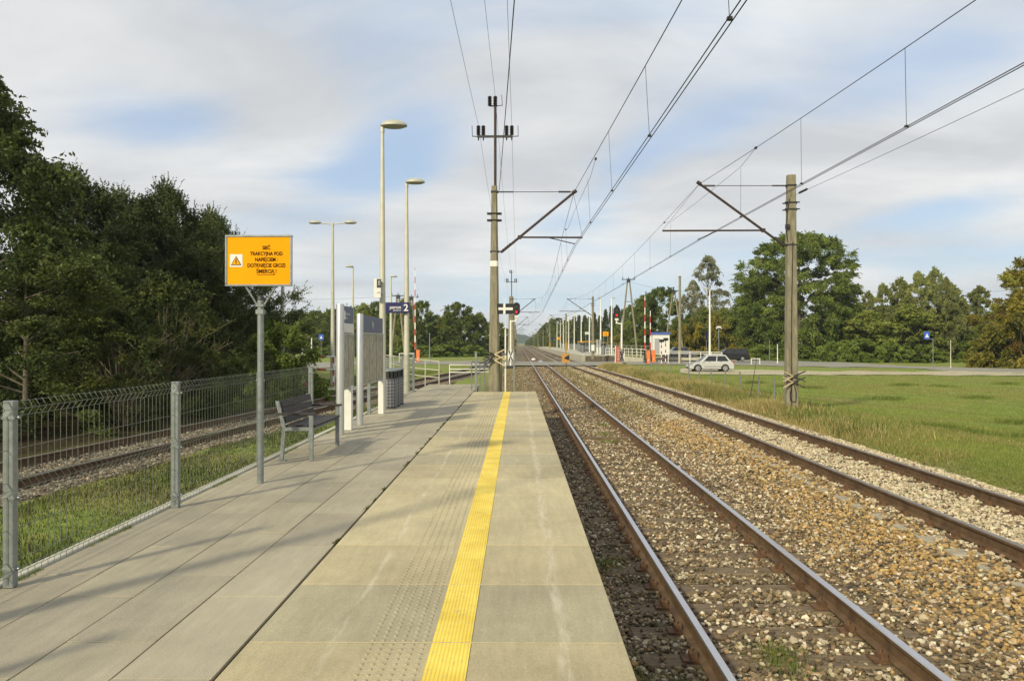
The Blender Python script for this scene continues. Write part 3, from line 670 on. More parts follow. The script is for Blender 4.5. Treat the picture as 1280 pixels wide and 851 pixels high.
def tree(name, label, cat, H, W, m, bark='bark', seed=1, nclump=120, per=200, L0=.16, zlow=.12, shape='round', rc=.09, trunk=None, group=None, lean=0, gaps=.5, nlimb=16, bare=0, spray=9, droop=.35, lobes=1.0):
    """unit tree at the origin: tapered trunk with limbs, crown of leaf clumps"""
    r = np.random.default_rng(seed); rr = random.Random(seed); t = thing(name, label, cat, (0, 0, 0), 0, group)
    env = {'round': lambda u: math.sin(PI * min(1, max(0, u)) ** .85) ** .55, 'cone': lambda u: (1 - u) ** .8 * min(1, u * 8 + .35), 'column': lambda u: min(1, (1 - u) * 2.2) ** .7 * min(1, u * 5 + .3), 'shrub': lambda u: math.sqrt(max(0, 1 - u ** 2)), 'dome': lambda u: (.86 + .14 * u / .3) if u < .3 else math.sqrt(max(0, 1 - ((u - .3) / .7) ** 2)) ** .9}[shape]
    tr = trunk or H * .018
    ph = r.uniform(0, 6.28, 6)
    cl = []
    lob = [(rr.uniform(0, 6.28), rr.uniform(.15, .9), rr.uniform(.6, 1.25)) for _ in range(9)]
    tries = 0
    while len(cl) < nclump and tries < nclump * 20:
        tries += 1
        u = rr.random() ** .9; a = rr.uniform(0, 2 * PI); e = env(u)
        k = 1 + lobes * (.16 * math.sin(2 * a + ph[0] + 5 * u) + .13 * math.sin(3 * a + ph[1] - 7 * u) + .10 * math.sin(5 * a + ph[2] + 11 * u))
        q = math.sqrt(rr.random()) if rr.random() < .45 else rr.uniform(.75, 1.04)
        g = math.sin(a * 3 + ph[3] + u * 9) * math.sin(u * 13 + ph[4] + a)
        if g > 1 - gaps * .6 and q > .6: continue
        rad = W / 2 * e * k * q
        cl.append((math.cos(a) * rad + lean * u, math.sin(a) * rad, H * (zlow + (1 - zlow) * u), q, u))
    cl = np.array(cl)
    trk = MB(); nseg = 7
    if shape != 'shrub':
        pts = [(lean * (i / nseg) * .8 + (rr.uniform(-.02, .02) * H * .3 if 0 < i < nseg else 0), (rr.uniform(-.02, .02) * H * .3 if 0 < i < nseg else 0), H * .9 * i / nseg) for i in range(nseg + 1)]
        trk.path(pts, [tr * 1.25] + [tr * (1 - .85 * i / nseg) for i in range(1, nseg + 1)], 8)
        for c in cl[r.choice(len(cl), min(nlimb, len(cl)), replace=False)]:
            zb = max(H * .12, c[2] - H * .18 * rr.uniform(.6, 1.3)); i = min(nseg - 1, int(zb / (H * .9) * nseg)); f = zb / (H * .9) * nseg - i
            b = Vector(pts[i]).lerp(Vector(pts[i + 1]), f); e = Vector(c[:3]); mid = b.lerp(e, .5) + Vector((0, 0, -.02 * H))
            trk.path([b, mid, e], [tr * .38, tr * .22, tr * .06], 5)
    else:
        for c in cl[r.choice(len(cl), min(nlimb, len(cl)), replace=False)]:
            trk.path([(c[0] * .1, c[1] * .1, 0), (c[0] * .6, c[1] * .6, c[2] * .55), tuple(c[:3])], [tr, tr * .6, tr * .15], 4)
    trk.build('trunk', M[bark], t)
    if bare:
        tw = MB()
        for _ in range(bare):
            a = rr.uniform(0, 6.28); b = Vector((0, 0, H * rr.uniform(.05, .4))); e = Vector((math.cos(a) * W * .5, math.sin(a) * W * .5, b.z + H * rr.uniform(.2, .55)))
            mid = b.lerp(e, .5) + Vector((rr.uniform(-.2, .2), rr.uniform(-.2, .2), .3)); tw.path([b, mid, e], [.025, .015, .005], 4)
            for q in range(5):
                p = mid.lerp(e, q / 5); tw.path([p, p + Vector((rr.uniform(-.5, .5), rr.uniform(-.5, .5), rr.uniform(.1, .6)))], [.008, .003], 3)
        tw.build('branch', M['twig'], t)
    n = len(cl) * per; idx = np.repeat(np.arange(len(cl)), per)
    rcl = H * rc * r.uniform(.55, 1.25, len(cl)); o = r.normal(size=(n, 3)); o /= np.linalg.norm(o, axis=1)[:, None]; o *= (r.uniform(0, 1, n) ** .5)[:, None]
    o *= np.array([1, 1, .62]); cen = cl[idx, :3] + o * rcl[idx][:, None]
    # stray sprays outside the clump keep the outline ragged
    ns = len(cl) * spray; si = r.integers(0, len(cl), ns); axis = np.stack([np.full(ns, lean * .5), np.zeros(ns), np.full(ns, H * .42)], 1)
    out = cl[si, :3] - axis; out /= np.linalg.norm(out, axis=1)[:, None] + 1e-6; out = out + r.normal(size=(ns, 3)) * .45; out[:, 2] += .12; out /= np.linalg.norm(out, axis=1)[:, None]
    ln = rcl[si] * r.uniform(.7, 1.9, ns); lp = 22; tt = np.tile(np.linspace(.15, 1, lp), ns); ii = np.repeat(np.arange(ns), lp)
    sc = cl[si, :3][ii] + out[ii] * (ln[ii] * tt)[:, None]; sc[:, 2] -= droop * ln[ii] * tt ** 2; sc += r.normal(size=sc.shape) * (L0 * .55 * (1.1 - tt))[:, None]
    cen = np.concatenate([cen, sc]); idx = np.concatenate([idx, si[ii]]); n = len(cen)
    cen[:, 2] = np.maximum(cen[:, 2], .05)
    tint = .42 + .22 * r.normal(size=len(cl))[idx] + .16 * r.normal(size=n) + .12 * (cl[idx, 4] - .5)
    leaf_mesh('crown', cen, tint, L0, M[m], t, seed=seed)
    return t
def put(root, px, Y, top=None, width=None, label=None, group=None, first=False, H=1, W=1, rz=None, z=None):
    """moves a tree (or a copy) to its place and size in metres"""
    X = PX(px, Y); zg = float(h(X, Y)) if z is None else z
    sz = (PZ(top, Y) - zg) / H if top else 1; sx = (width / F * Y) / W if width else sz
    rz = random.uniform(0, 6.28) if rz is None else rz
    if first:
        root.location = (X, Y, zg); root.rotation_euler.z = rz; root.scale = (sx, sx, sz)
        if label: root['label'] = label
        if group: root['group'] = group
        return root
    return dup(root, (X, Y, zg), rz, label, (sx, sx, sz), group)

# ------------------------------------------------------------------ lettering
FONT = None
def text(s, size, m, parent, loc, rot, align='CENTER', name='lettering', sx=1.0, bold=0.0):
    cu = bpy.data.curves.new(name, 'FONT'); cu.body = s; cu.size = size; cu.align_x = align; cu.align_y = 'CENTER'; cu.extrude = .0008; cu.offset = bold
    o = bpy.data.objects.new(name, cu); C.objects.link(o)
    bpy.context.view_layer.update(); dg = bpy.context.evaluated_depsgraph_get(); me = bpy.data.meshes.new_from_object(o.evaluated_get(dg))
    bpy.data.objects.remove(o); bpy.data.curves.remove(cu)
    q = bpy.data.objects.new(name, me); C.objects.link(q); me.materials.clear(); me.materials.append(m)
    q.location = loc; q.rotation_euler = rot; q.scale = (sx, 1, 1)
    if parent: q.parent = parent
    return q
FRONT = (PI / 2, 0, 0); RIGHTF = (PI / 2, 0, PI / 2)

# ------------------------------------------------------------------ wire mesh fence along the platform
FX = -3.30; FYS = [5.07 + 2.46 * k for k in range(-2, 4)]; FY2 = [17.3 + 2.46 * k for k in range(0, 4)]
def fence_post():
    p = MB(); p.box((0, 0, .605), (.07, .055, 1.21)); return p
def clamp(z):
    c = MB(); c.box((.004, 0, z), (.082, .068, .018)); c.tube((.045, 0, z), (.060, 0, z), .011, n=6); return c
def panel(l):
    p = MB(); prof = [(.02, 0), (.07, 0), (.115, .035), (.16, 0), (.585, 0), (.63, .035), (.675, 0), (1.105, 0), (1.155, .035), (1.21, 0)]
    n = int(l / .075)
    for i in range(n + 1):
        y = .035 + (l - .07) * i / n; p.path([(o, y, z) for z, o in prof], .0021, 4)
    for z, o in ((.07, 0), (.115, .038), (.16, 0), (.37, 0), (.585, 0), (.63, .038), (.675, 0), (.89, 0), (1.105, 0), (1.155, .038), (1.20, 0)):
        p.tube((o - .004, 0, z), (o - .004, l, z), .0024, n=4)
    return p
def fence(label, ys):
    t = thing('mesh_fence', label, 'fence', (FX, ys[0], ZP)); first = None
    for k, y in enumerate(ys):
        po = fence_post().build('post', M['galv'], t, (0, y - ys[0], 0), bevel=.004)
        for z in (.12, .58, 1.10): clamp(z).build('clamp', M['galv'], po)
        if k < len(ys) - 1:
            if first is None: first = panel(ys[k + 1] - y).build('wire_panel', M['wire'], t, (0, y - ys[0], 0))
            else: o = first.copy(); C.objects.link(o); o.parent = t; o.location = (0, y - ys[0], 0)
    return t
fence('long wire mesh fence with square grey posts along the left platform edge, behind the bench', FYS)
fence('short far section of wire mesh fence behind the info boards and bins', FY2)

# ------------------------------------------------------------------ yellow warning sign
t = thing('warning_sign', 'large yellow warning sign with black Polish text on a grey pole', 'sign', (-2.91, 8.83, ZP))
p = MB(); p.tube((0, 0, 0), (0, 0, 2.08), .036, n=16); p.build('pole', M['galv'], t)
p = MB(); p.lathe([(.038, 2.06), (.038, 2.10), (.02, 2.115)], n=16); p.build('pole_cap', M['dark'], t)
p = MB(); p.tube((.01, .0, 1.93), (-.17, -.02, 2.23), .012); p.tube((-.01, .0, 1.93), (.19, -.02, 2.23), .012); p.box((0, 0, 1.93), (.085, .085, .05)); p.box((0, .0, 2.0), (.085, .085, .02)); p.build('bracket', M['galv'], t)
BW, BH, BZ = .755, .575, 2.505
p = MB(); p.box((-.01, -.03, BZ), (BW - .01, .016, BH - .01)); p.build('sign_plate', M['yellowsign'], t)
p = MB()
for s in (-1, 1): p.box((-.01, -.032, BZ + s * (BH / 2 - .011)), (BW, .030, .022)); p.box((-.01 + s * (BW / 2 - .011), -.032, BZ), (.022, .030, BH - .045))
p.build('frame', M['galv'], t, bevel=.003)
tx = mat('sign_text_ink', (.012, .009, .008), .8, spec=0.1)
for i, (s, w) in enumerate((('SIEĆ', 1), ('TRAKCYJNA POD', 1), ('NAPIĘCIEM :', 1), ('DOTKNIĘCIE GROZI', 1), ('ŚMIERCIĄ !', 1))):
    text(s, .058, tx, t, (.078, -.0400, BZ + .142 - i * .066), FRONT, sx=.80, bold=.0013)
p = MB(); p.box((.075, -.0395, BZ - .158), (.205, .002, .005)); p.build('underline', tx, t)
p = MB(); p.box((-.262, -.040, BZ + .0), (.142, .003, .142)); p.build('pictogram_plate', M['white_sheet'], t)
p = MB(); p.prism([(-.06, -.052), (.06, -.052), (0, .052)], (-.262, -.042, BZ), (1, 0, 0), (0, 0, 1), (0, -1, 0), .002); p.build('warning_triangle_border', M['black'], t)
p = MB(); p.prism([(-.047, -.0445), (.047, -.0445), (0, .038)], (-.262, -.0445, BZ), (1, 0, 0), (0, 0, 1), (0, -1, 0), .002); p.build('warning_triangle', M['yellowsign'], t)
p = MB(); p.prism([(.004, .024), (-.010, -.006), (-.001, -.004), (-.004, -.026), (-.009, -.024), (.001, -.038), (.008, -.022), (.003, -.024), (.008, .004), (-.001, .002), (.010, .024)], (-.262, -.047, BZ), (1, 0, 0), (0, 0, 1), (0, -1, 0), .002); p.build('lightning_bolt', M['black'], t)

# ------------------------------------------------------------------ bench (faces the tracks)
t = thing('bench', 'bench with dark brown slats and grey steel frame beside the mesh fence', 'bench', (-2.96, 11.25, ZP))
hl = .76
for s in (-1, 1):
    y = s * hl; p = MB()
    p.prism([(-.24, 0), (-.19, 0), (-.155, .40), (-.155, .45), (-.20, .45), (-.205, .40)], (0, y - .022, 0), (1, 0, 0), (0, 0, 1), (0, 1, 0), .045)
    p.prism([(-.205, .45), (-.155, .45), (-.245, .80), (-.295, .80)], (0, y - .022, 0), (1, 0, 0), (0, 0, 1), (0, 1, 0), .045)
    p.build('rear_leg', M['galv'], t, bevel=.003)
    p = MB(); p.box((.185, y, .305), (.055, .045, .61)); p.build('front_leg', M['galv'], t, bevel=.003)
    p = MB(); p.box((-.005, y, .425), (.33, .045, .05)); p.build('side_rail', M['galv'], t, bevel=.003)
    p = MB(); p.box((.0, y, .627), (.50, .055, .03)); p.build('armrest', M['slat'], t, bevel=.004)
    p = MB(); p.box((-.21, y, .006), (.11, .06, .012)); p.build('foot_plate', M['galv'], t)
p = MB(); p.box((.15, 0, .40), (.03, 1.48, .035)); p.box((-.14, 0, .40), (.03, 1.48, .035)); p.build('cross_bar', M['galv'], t)
for k in range(4):
    p = MB(); p.box((-.125 + k * .103, 0, .462), (.094, 1.47, .028)); p.build('seat_slat', M['slat'], t, bevel=.004)
for k in range(3):
    p = MB(); z = .545 + k * .105; p.box((-.185 - (z - .45) * .24 + .03, 0, z), (.024, 1.47, .096), ry=-.25); p.build('backrest_slat', M['slat'], t, bevel=.004)

# ------------------------------------------------------------------ info boards
t = thing('info_board', 'narrow info board with blue grey header, silver column and white strip, nearest the bench', 'notice board', (-3.07, 13.49, ZP))
p = MB(); p.lathe([(.069, 0), (.069, 2.23), (.064, 2.245)], n=24); p.build('column', M['silver'], t)
p = MB(); p.box((-.01, .72, .40), (.13, .14, .80)); p.build('leg', M['white_sheet'], t, bevel=.005)
p = MB(); p.box((0, .51, 2.075), (.06, .90, .30)); p.build('header', M['slate'], t, bevel=.004)
p = MB(); p.box((0, .51, 1.84), (.06, .90, .165)); p.build('white_strip', M['white_sheet'], t, bevel=.003)
p = MB(); p.box((0, .51, 1.25), (.05, .90, 1.0)); 
p.build('case', M['silver'], t, bevel=.004)
p = MB(); p.box((.030, .30, 1.24), (.012, .36, .90)); p.box((.030, .71, 1.24), (.012, .36, .90)); p.build('timetable', M['paper'], t)
p = MB()
for z in (.77, 1.73): p.box((.032, .51, z), (.02, .90, .035))
for y in (.085, .505, .925): p.box((.032, y, 1.25), (.02, .03, .96))
p.build('case_frame', M['silver'], t)
p = MB(); p.box((.032, .22, 2.06), (.004, .11, .15)); p.build('pictogram', M['white_sheet'], t)
text('rozkład jazdy', .062, M['white_sheet'], t, (.0345, .31, 2.09), RIGHTF, 'LEFT'); text('timetable', .04, M['white_sheet'], t, (.0345, .31, 2.015), RIGHTF, 'LEFT')

t = thing('info_board', 'wide info board with three glazed columns and short white word on blue grey header', 'notice board', (-3.045, 15.05, ZP))
p = MB(); p.lathe([(.066, 0), (.066, 2.12), (.06, 2.135)], n=24); p.build('column', M['silver'], t)
p = MB(); p.box((0, 2.36, .40), (.12, .14, .80)); p.build('leg', M['white_sheet'], t, bevel=.005)
p = MB(); p.box((0, 1.22, 1.95), (.06, 2.32, .325)); p.build('header', M['slate'], t, bevel=.004)
p = MB(); p.box((0, 1.22, 1.265), (.05, 2.32, 1.035)); p.build('case', M['silver'], t, bevel=.004)
for k in range(3):
    p = MB(); p.box((.030, .45 + k * .77, 1.26), (.012, .66, .94)); p.build('timetable', M['paper'], t)
p = MB()
for z in (.765, 1.765): p.box((.032, 1.22, z), (.02, 2.32, .035))
for k in range(4): p.box((.032, .075 + k * .765, 1.265), (.02, .04, 1.0))
p.build('case_frame', M['silver'], t)
text('hy', .20, M['white_sheet'], t, (.0345, 1.17, 1.96), RIGHTF, bold=.002)

# ------------------------------------------------------------------ litter bins
def bin_():
    t = thing('litter_bin', '', 'bin', (0, 0, 0), 0, 'grey perforated litter bins beside the info board')
    p = MB(); p.lathe([(.185, .015), (.19, .03), (.19, .70)], n=32); p.build('drum', M['bin'], t)
    p = MB(); p.lathe([(.192, 0), (.192, .03)], n=32); p.build('base_ring', M['dark'], t)
    p = MB(); p.lathe([(.15, .70), (.15, .90)], n=24); p.build('liner', M['black'], t)
    p = MB()
    for k in range(12):
        a = 2 * PI * k / 12; p.box((math.cos(a) * .18, math.sin(a) * .18, .80), (.016, .045, .20), a)
    p.lathe([(.196, .70), (.198, .725), (.19, .73)], n=32); p.build('slotted_collar', M['dark'], t)
    p = MB(); p.lathe([(.2, .885), (.203, .90), (.195, .925), (.10, .93)], n=32); p.build('lid', M['galv'], t)
    return t
b0 = bin_(); b0.location = (-3.12, 18.9, ZP); b0['label'] = 'nearest of the three grey perforated litter bins with dark slotted top'
dup(b0, (-3.12, 19.45, ZP), .1, 'middle one of the three grey perforated litter bins'); dup(b0, (-3.12, 20.0, ZP), .2, 'farthest of the three grey perforated litter bins')

# ------------------------------------------------------------------ lamp posts
def lamp_head(t, x, z, s=1, k=1.0, name='lamp_head'):
    p = MB(); n = 20; prof = [(0, .0), (.30, .0), (.315, .02), (.30, .07), (.22, .14), (.10, .18), (.0, .19)]
    vs = []
    L_, W_ = .31 * k, .19 * k
    rows = [(1.0, 0), (1.03, .018), (.97, .055), (.76, .105), (.42, .14), (.12, .15)]
    for q, zz in rows:
        for i in range(n):
            a = 2 * PI * i / n; vs.append((x + s * (L_ * .92) + math.cos(a) * L_ * q, math.sin(a) * W_ * q, z + zz * k + s * math.cos(a) * .0))
    fs = [(j * n + i, j * n + (i + 1) % n, (j + 1) * n + (i + 1) % n, (j + 1) * n + i) for j in range(len(rows) - 1) for i in range(n)]
    p.add(vs, fs, True); p.add(vs[-n:], [tuple(range(n))], True)
    hd = p.build(name, M['lamphead'], t)
    p = MB(); vs = [(x + s * (L_ * .92) + math.cos(2 * PI * i / n) * L_ * .97, math.sin(2 * PI * i / n) * W_ * .97, z - .0) for i in range(n)] + [(x + s * (L_ * .92) + math.cos(2 * PI * i / n) * L_ * .75, math.sin(2 * PI * i / n) * W_ * .75, z - .03) for i in range(n)]
    p.add(vs, [tuple(range(n))[::-1], tuple(range(n, 2 * n))] + [(i, (i + 1) % n, n + (i + 1) % n, n + i) for i in range(n)]); p.build('lamp_glass', M['lens'], hd)
def lamp(label, loc, H, r0=.075, r1=.04, heads=1, k=1.0, pm='lamp', group=None, side=1):
    t = thing('lamp_post', label, 'lamp post', loc, 0, group)
    p = MB(); p.lathe([(r0 * 1.02, 0), (r0, .9), (r0 * .9, H * .3), ((r0 + r1) / 2, H * .6), (r1, H - .12)], n=16); p.build('pole', M[pm], t)
    p = MB(); p.tube((0, 0, H - .14), (0, 0, H + .02), r1 * 1.25, r1 * 1.1, 12)
    if heads == 2:
        p.path([(-.72, 0, H + .03), (-.3, 0, H - .0), (0, 0, H - .03), (.3, 0, H), (.72, 0, H + .03)], .028, 8); p.build('arm', M[pm], t)
        lamp_head(t, .60, H + .02, 1, k); lamp_head(t, -.60, H + .02, -1, k)
    else:
        p.build('neck', M[pm], t); lamp_head(t, -.02 * side, H, side, k)
    return t
lamp('tall cream lamp post with a dome lamp standing between the info board and the bins', (-3.17, 18.27, ZP), 6.62, .085, .04)
lamp('shorter looking cream lamp post carrying the dark blue platform sign', (-3.55, 24.9, ZP - .2), 6.85, .095, .045)
lamp('cream lamp post with two dome lamps beyond the red and white railing', (-9.25, 39.0, .05), 8.2, .11, .055, 2)
lamp('cream lamp post whose single lamp rises just above the yellow warning sign', (-13.1, 43.5, .1), 8.1, .13, .06)
lamp('slim cream lamp post with single lamp directly behind the narrow info board', (PX(440.8, 60), 60, 0), 8.1, .11, .05, 1, 1, side=-1)
lamp('small distant lamp post left of the dark blue platform sign', (PX(488.5, 69), 69, 0), 8.1, .15, .06)
lamp('unseen lamp post added outside the mesh fence to cast a shadow on the platform', (-3.62, 3.6, ZP - .1), 6.7, .085, .04)  # out of view, added for the long shadow across the slabs

# signs on the lamp posts
t = thing('platform_sign', 'dark blue platform sign with white text and numeral 2 on lamp post', 'sign', (PX(496.7, 24.75), 24.75, PZ(384.5, 24.75)))
p = MB(); p.box((0, 0, 0), (.775, .05, .335)); p.build('sign_panel', M['navy'], t, bevel=.003)
text('2', .30, M['white_sheet'], t, (.27, -.028, -.01), FRONT, bold=.006); text('peron', .15, M['white_sheet'], t, (.12, -.028, .01), FRONT, 'RIGHT', bold=.002); text('platform', .075, M['white_sheet'], t, (.12, -.028, -.085), FRONT, 'RIGHT')
p = MB(); p.box((.155, -.027, 0), (.008, .003, .29)); p.build('divider', M['slate'], t)
p = MB(); p.box((.25, .06, .10), (.03, .1, .04)); p.box((.25, .06, -.10), (.03, .1, .04)); p.build('bracket', M['galv'], t)
t = thing('notice_sign', 'small white double notice sign fixed high on the tall lamp post', 'sign', (-3.17, 18.05, ZP + 2.85))
p = MB(); p.box((-.075, 0, -.02), (.16, .06, .44)); p.build('sign_panel', M['white_sheet'], t, bevel=.003)
p = MB(); p.box((-.035, -.033, .09), (.10, .006, .20)); p.build('dark_field', M['dark'], t)
p = MB(); p.box((-.045, -.033, -.12), (.07, .004, .02)); p.box((-.03, -.037, .10), (.05, .002, .11)); p.build('pictogram', M['galv'], t)
p = MB(); p.box((.0, .1, .12), (.04, .2, .03)); p.box((0, .1, -.16), (.04, .2, .03)); p.build('bracket', M['galv'], t)

M['guard'] = mat('cream_paint_flaking', (.42, .32, .16), .7, 0, 0, 9, 0, 1, col2=(.50, .44, .30))
# ------------------------------------------------------------------ overhead line masts
def insulator(p, a, b, r=.055, n=6, mi=0):
    a, b = Vector(a), Vector(b)
    p.tube(a, b, r * .42, n=8, mi=mi)
    for i in range(n):
        c = a.lerp(b, (i + .5) / n); d = (b - a).normalized() * ((b - a).length / n * .3); p.tube(c - d, c + d, r, r * .7, 10, mi)
def guard(t, z, flip=1):
    for s, m_ in ((-1, 'dark' if flip > 0 else 'guard'), (1, 'guard' if flip > 0 else 'dark')):
        p = MB()
        for k, dz in ((0, 0), (1, -.20)):
            for e in (-1, 1):
                a = Vector((s * .02, -.22, z + dz)); b = Vector((s * .36, -.30, z + dz + e * .17 - .01)); d = (b - a); p.tube(a, b, .030, .024, 4, sm=False)
        p.build('climbing_guard', M[m_], t)
def mast(label, loc, H, side, wb=(.36, .30), wt=(.18, .20), top=False, zt=6.6, zs=4.55, zr=5.0, reach=2.6, reg=2.9, stag=2.62, zc=4.75, band=None, guards=True, stripes=False, name='catenary_mast', anchor=True, round_=True, tipz=None):
    t = thing(name, label, 'catenary mast', loc)
    p = MB(); p.frustum((0, 0, -.3), wb, wt, H + .3, ch=.45 if round_ else .12); p.build('pole', M['mast'], t)
    if band: p = MB(); w = wb[0] + (wt[0] - wb[0]) * band / H; p.frustum((0, 0, band), (w + .01, wb[1] + (wt[1] - wb[1]) * band / H + .012), (w + .008, wb[1] + (wt[1] - wb[1]) * band / H + .01), .18, ch=.45); p.build('white_band', M['white'], t)
    s = side; tz = tipz or zt - .02
    # cantilever
    p = MB(); p.tube((s * .25, 0, zs), (s * reach, 0, tz), .042, n=10); p.tube((s * (reach - .05), 0, tz - .02), (s * (reach + .08), 0, tz + .06), .06, n=8)
    sx0 = .25 + (reach - .25) * (zr - zs) / (tz - zs); p.tube((s * sx0, 0, zr), (s * reg, 0, zr - .01), .03, n=8); p.box((s * sx0, 0, zr), (.12, .1, .12))
    p.tube((s * (sx0 + (reg - sx0) * .45), 0, zr - .01), (s * stag, 0, zc + .05), .016, n=6); p.tube((s * reg, 0, zr + .0), (s * (reach - .02), 0, tz), .006, n=4)
    p.build('cantilever', M['rust'], t)
    p = MB(); p.tube((s * .1, 0, zt), (s * reach, 0, zt), .011, n=6); p.build('tie_rod', M['cable'], t)
    for a_, b_, r_, n_ in (((s * .16, 0, zt), (s * .62, 0, zt), .032, 8), ((s * (reach - .5), 0, zt), (s * (reach - .12), 0, zt), .042, 6), ((s * .2, 0, zs - .03), (s * .55, 0, zs + .26), .055, 5)):
        p = MB(); insulator(p, a_, b_, r_, n_); p.build('insulator', M['insul'], t)
    p = MB()
    cl_ = []
    for z in (zt, zs, H - .9, H - 1.12): w = wt[0] + (wb[0] - wt[0]) * (1 - z / H) + .03; p = MB(); p.box((0, 0, z), (w, wt[1] + .06, .045)); p.box((s * w * .5, 0, z), (.08, .06, .06)); cl_.append(p)
    if anchor:
        for p, z in zip(cl_[2:], (H - .9, H - 1.12)): p.tube((-.24, -.12, z), (.24, -.12, z), .022, n=6); p.tube((-.24, .12, z), (.24, .12, z), .022, n=6)
    for p in cl_: p.build('clamp', M['dark'], t)
    if top:
        q = MB(); q.tube((.03, 0, H - .9), (.03, 0, H + 2.6), .045, n=10); q.build('extension_pipe', M['rust'], t)
        q = MB(); zb = H + 1.62; q.box((.02, 0, zb), (1.16, .06, .07)); q.tube((-.56, 0, zb), (-.72, 0, zb + .01), .015); q.tube((-.72, 0, zb), (-.73, 0, zb + .36), .01); q.tube((.58, 0, zb), (.78, 0, zb + .01), .015); q.tube((.78, 0, zb), (.77, 0, zb + .36), .01)
        zt2 = H + 2.62; q.build('crossarm', M['dark'], t); q = MB(); q.box((-.03, 0, zt2), (.26, .05, .04)); q.tube((.08, 0, zt2), (.26, 0, zt2 + .02), .012); q.tube((.26, 0, zt2), (.24, 0, zt2 + .36), .01); q.build('top_bracket', M['dark'], t)
        for x in (-.52, -.36, .40, .57): q = MB(); insulator(q, (x, 0, zb + .05), (x, 0, zb + .36), .075, 6); q.tube((x, 0, zb - .13), (x, 0, zb), .02, .03, 6); q.build('insulator', M['insul'], t)
        for x in (-.15, .03): q = MB(); insulator(q, (x, 0, zt2 + .0), (x, 0, zt2 + .32), .075, 6); q.build('insulator', M['insul'], t)
    if guards: guard(t, guards, side)
    if stripes:
        q = MB(); q.frustum((0, 0, .3), (wb[0] + .03, wb[1] + .03), (wb[0] + .02, wb[1] + .02), 1.5, ch=.4 if round_ else .1); q.build('warning_bands', M['yb'], t)
    return t
Z1 = ZP - .05
m1 = mast('tall concrete catenary mast with rusty top pipe at the end of the platform', (-.78, 25.6, Z1), 6.73, 1, (.385, .36), (.185, .2), True, zt=6.54, zs=4.59, zr=5.06, reach=2.60, reg=2.88, stag=2.63, zc=4.79, band=4.1, guards=1.25)
# cable tray and earth strip on the near mast
p = MB(); p.tube((.2, -.12, 0), (.17, -.1, 1.5), .018, n=6); p.tube((.235, -.1, 0), (.235, -.08, 1.4), .012, n=6); p.build('cable_pipe', M['dark'], m1)
m2 = mast('square concrete catenary mast standing in the dry grass beside the meadow', (8.92, 25.7, .1), 7.70, -1, (.385, .34), (.245, .24), False, zt=7.36, zs=5.42, zr=5.90, reach=2.99, reg=4.20, stag=3.05, zc=5.55, guards=1.15, round_=False, tipz=7.43)
p = MB(); p.path([(-.15, -.15, 5.5), (-.22, -.15, 5.9), (-.16, -.15, 6.6), (-.1, -.15, 6.9)], .014, 5); p.box((-.17, -.15, 6.0), (.12, .1, .14)); p.path([(.14, -.02, .1), (.135, -.02, 4), (.125, -.02, 7.4)], .008, 4); p.path([(-.05, -.185, 0), (-.05, -.18, 3.2), (.0, -.16, 5.5)], .012, 5); p.build('earthing_cable', M['cable'], m2)
p = MB(); p.path([(-.10, -.19, .55), (-.02, -.185, 1.05), (.10, -.19, .6), (.08, -.19, .3), (-.08, -.19, .35), (-.10, -.19, .55)], .014, 5); p.build('painted_triangle', M['black'], m2)
m3 = mast('second concrete catenary mast with crossarm, behind the left signal beyond the level crossing', (-.78, 87.6, -.05), 7.5, 1, (.9, .5), (.45, .35), True, zt=7.2, zs=5.3, zr=5.75, reach=2.60, reg=3.2, stag=2.5, zc=5.5, guards=False)

k = 0; names = ['first', 'second', 'third', 'fourth', 'fifth', 'sixth', 'seventh']
mm = mast('x', (-.78, 150, -.05), 7.5, 1, (.36, .34), (.2, .2), False, zt=7.2, zs=5.3, zr=5.75, reach=2.60, reg=2.9, stag=2.5, zc=5.5, guards=False)
mm['label'] = 'first small distant catenary mast left of the main track beyond the crossing'; mm['group'] = 'distant catenary masts left of the tracks'
for i, Y in enumerate((212, 274, 336)): dup(mm, (-.78, Y, -.05), 0, '%s small distant catenary mast left of the main track, deep in the distance' % names[i + 1])
mr_ = mast('first catenary mast standing on the far platform right of the tracks', (PX(741, 93.8), 93.8, .6), 7.2, -1, (.36, .34), (.22, .22), False, zt=6.9, zs=5.0, zr=5.45, reach=2.99, reg=4.0, stag=3.05, zc=5.1, guards=False)
mr_['group'] = 'catenary masts on the far platform'
m5 = mast('second catenary mast on the far platform with yellow and black bands', (PX(707.6, 149), 149, .6), 7.2, -1, (.40, .38), (.25, .25), False, zt=6.9, zs=5.0, zr=5.45, reach=2.99, reg=4.0, stag=3.05, zc=5.1, guards=False, stripes=True)
m5['group'] = 'catenary masts on the far platform'
dup(m5, (PX(687.3, 221), 221, .5), 0, 'third catenary mast on the far platform, banded and small'); 
for i, (px, Y) in enumerate(((679, 283), (672.5, 364), (667.3, 440))): dup(mr_, (PX(px, Y), Y, 0), 0, '%s tiny catenary mast beyond the end of the far platform' % names[i], group='tiny catenary masts in the far distance')

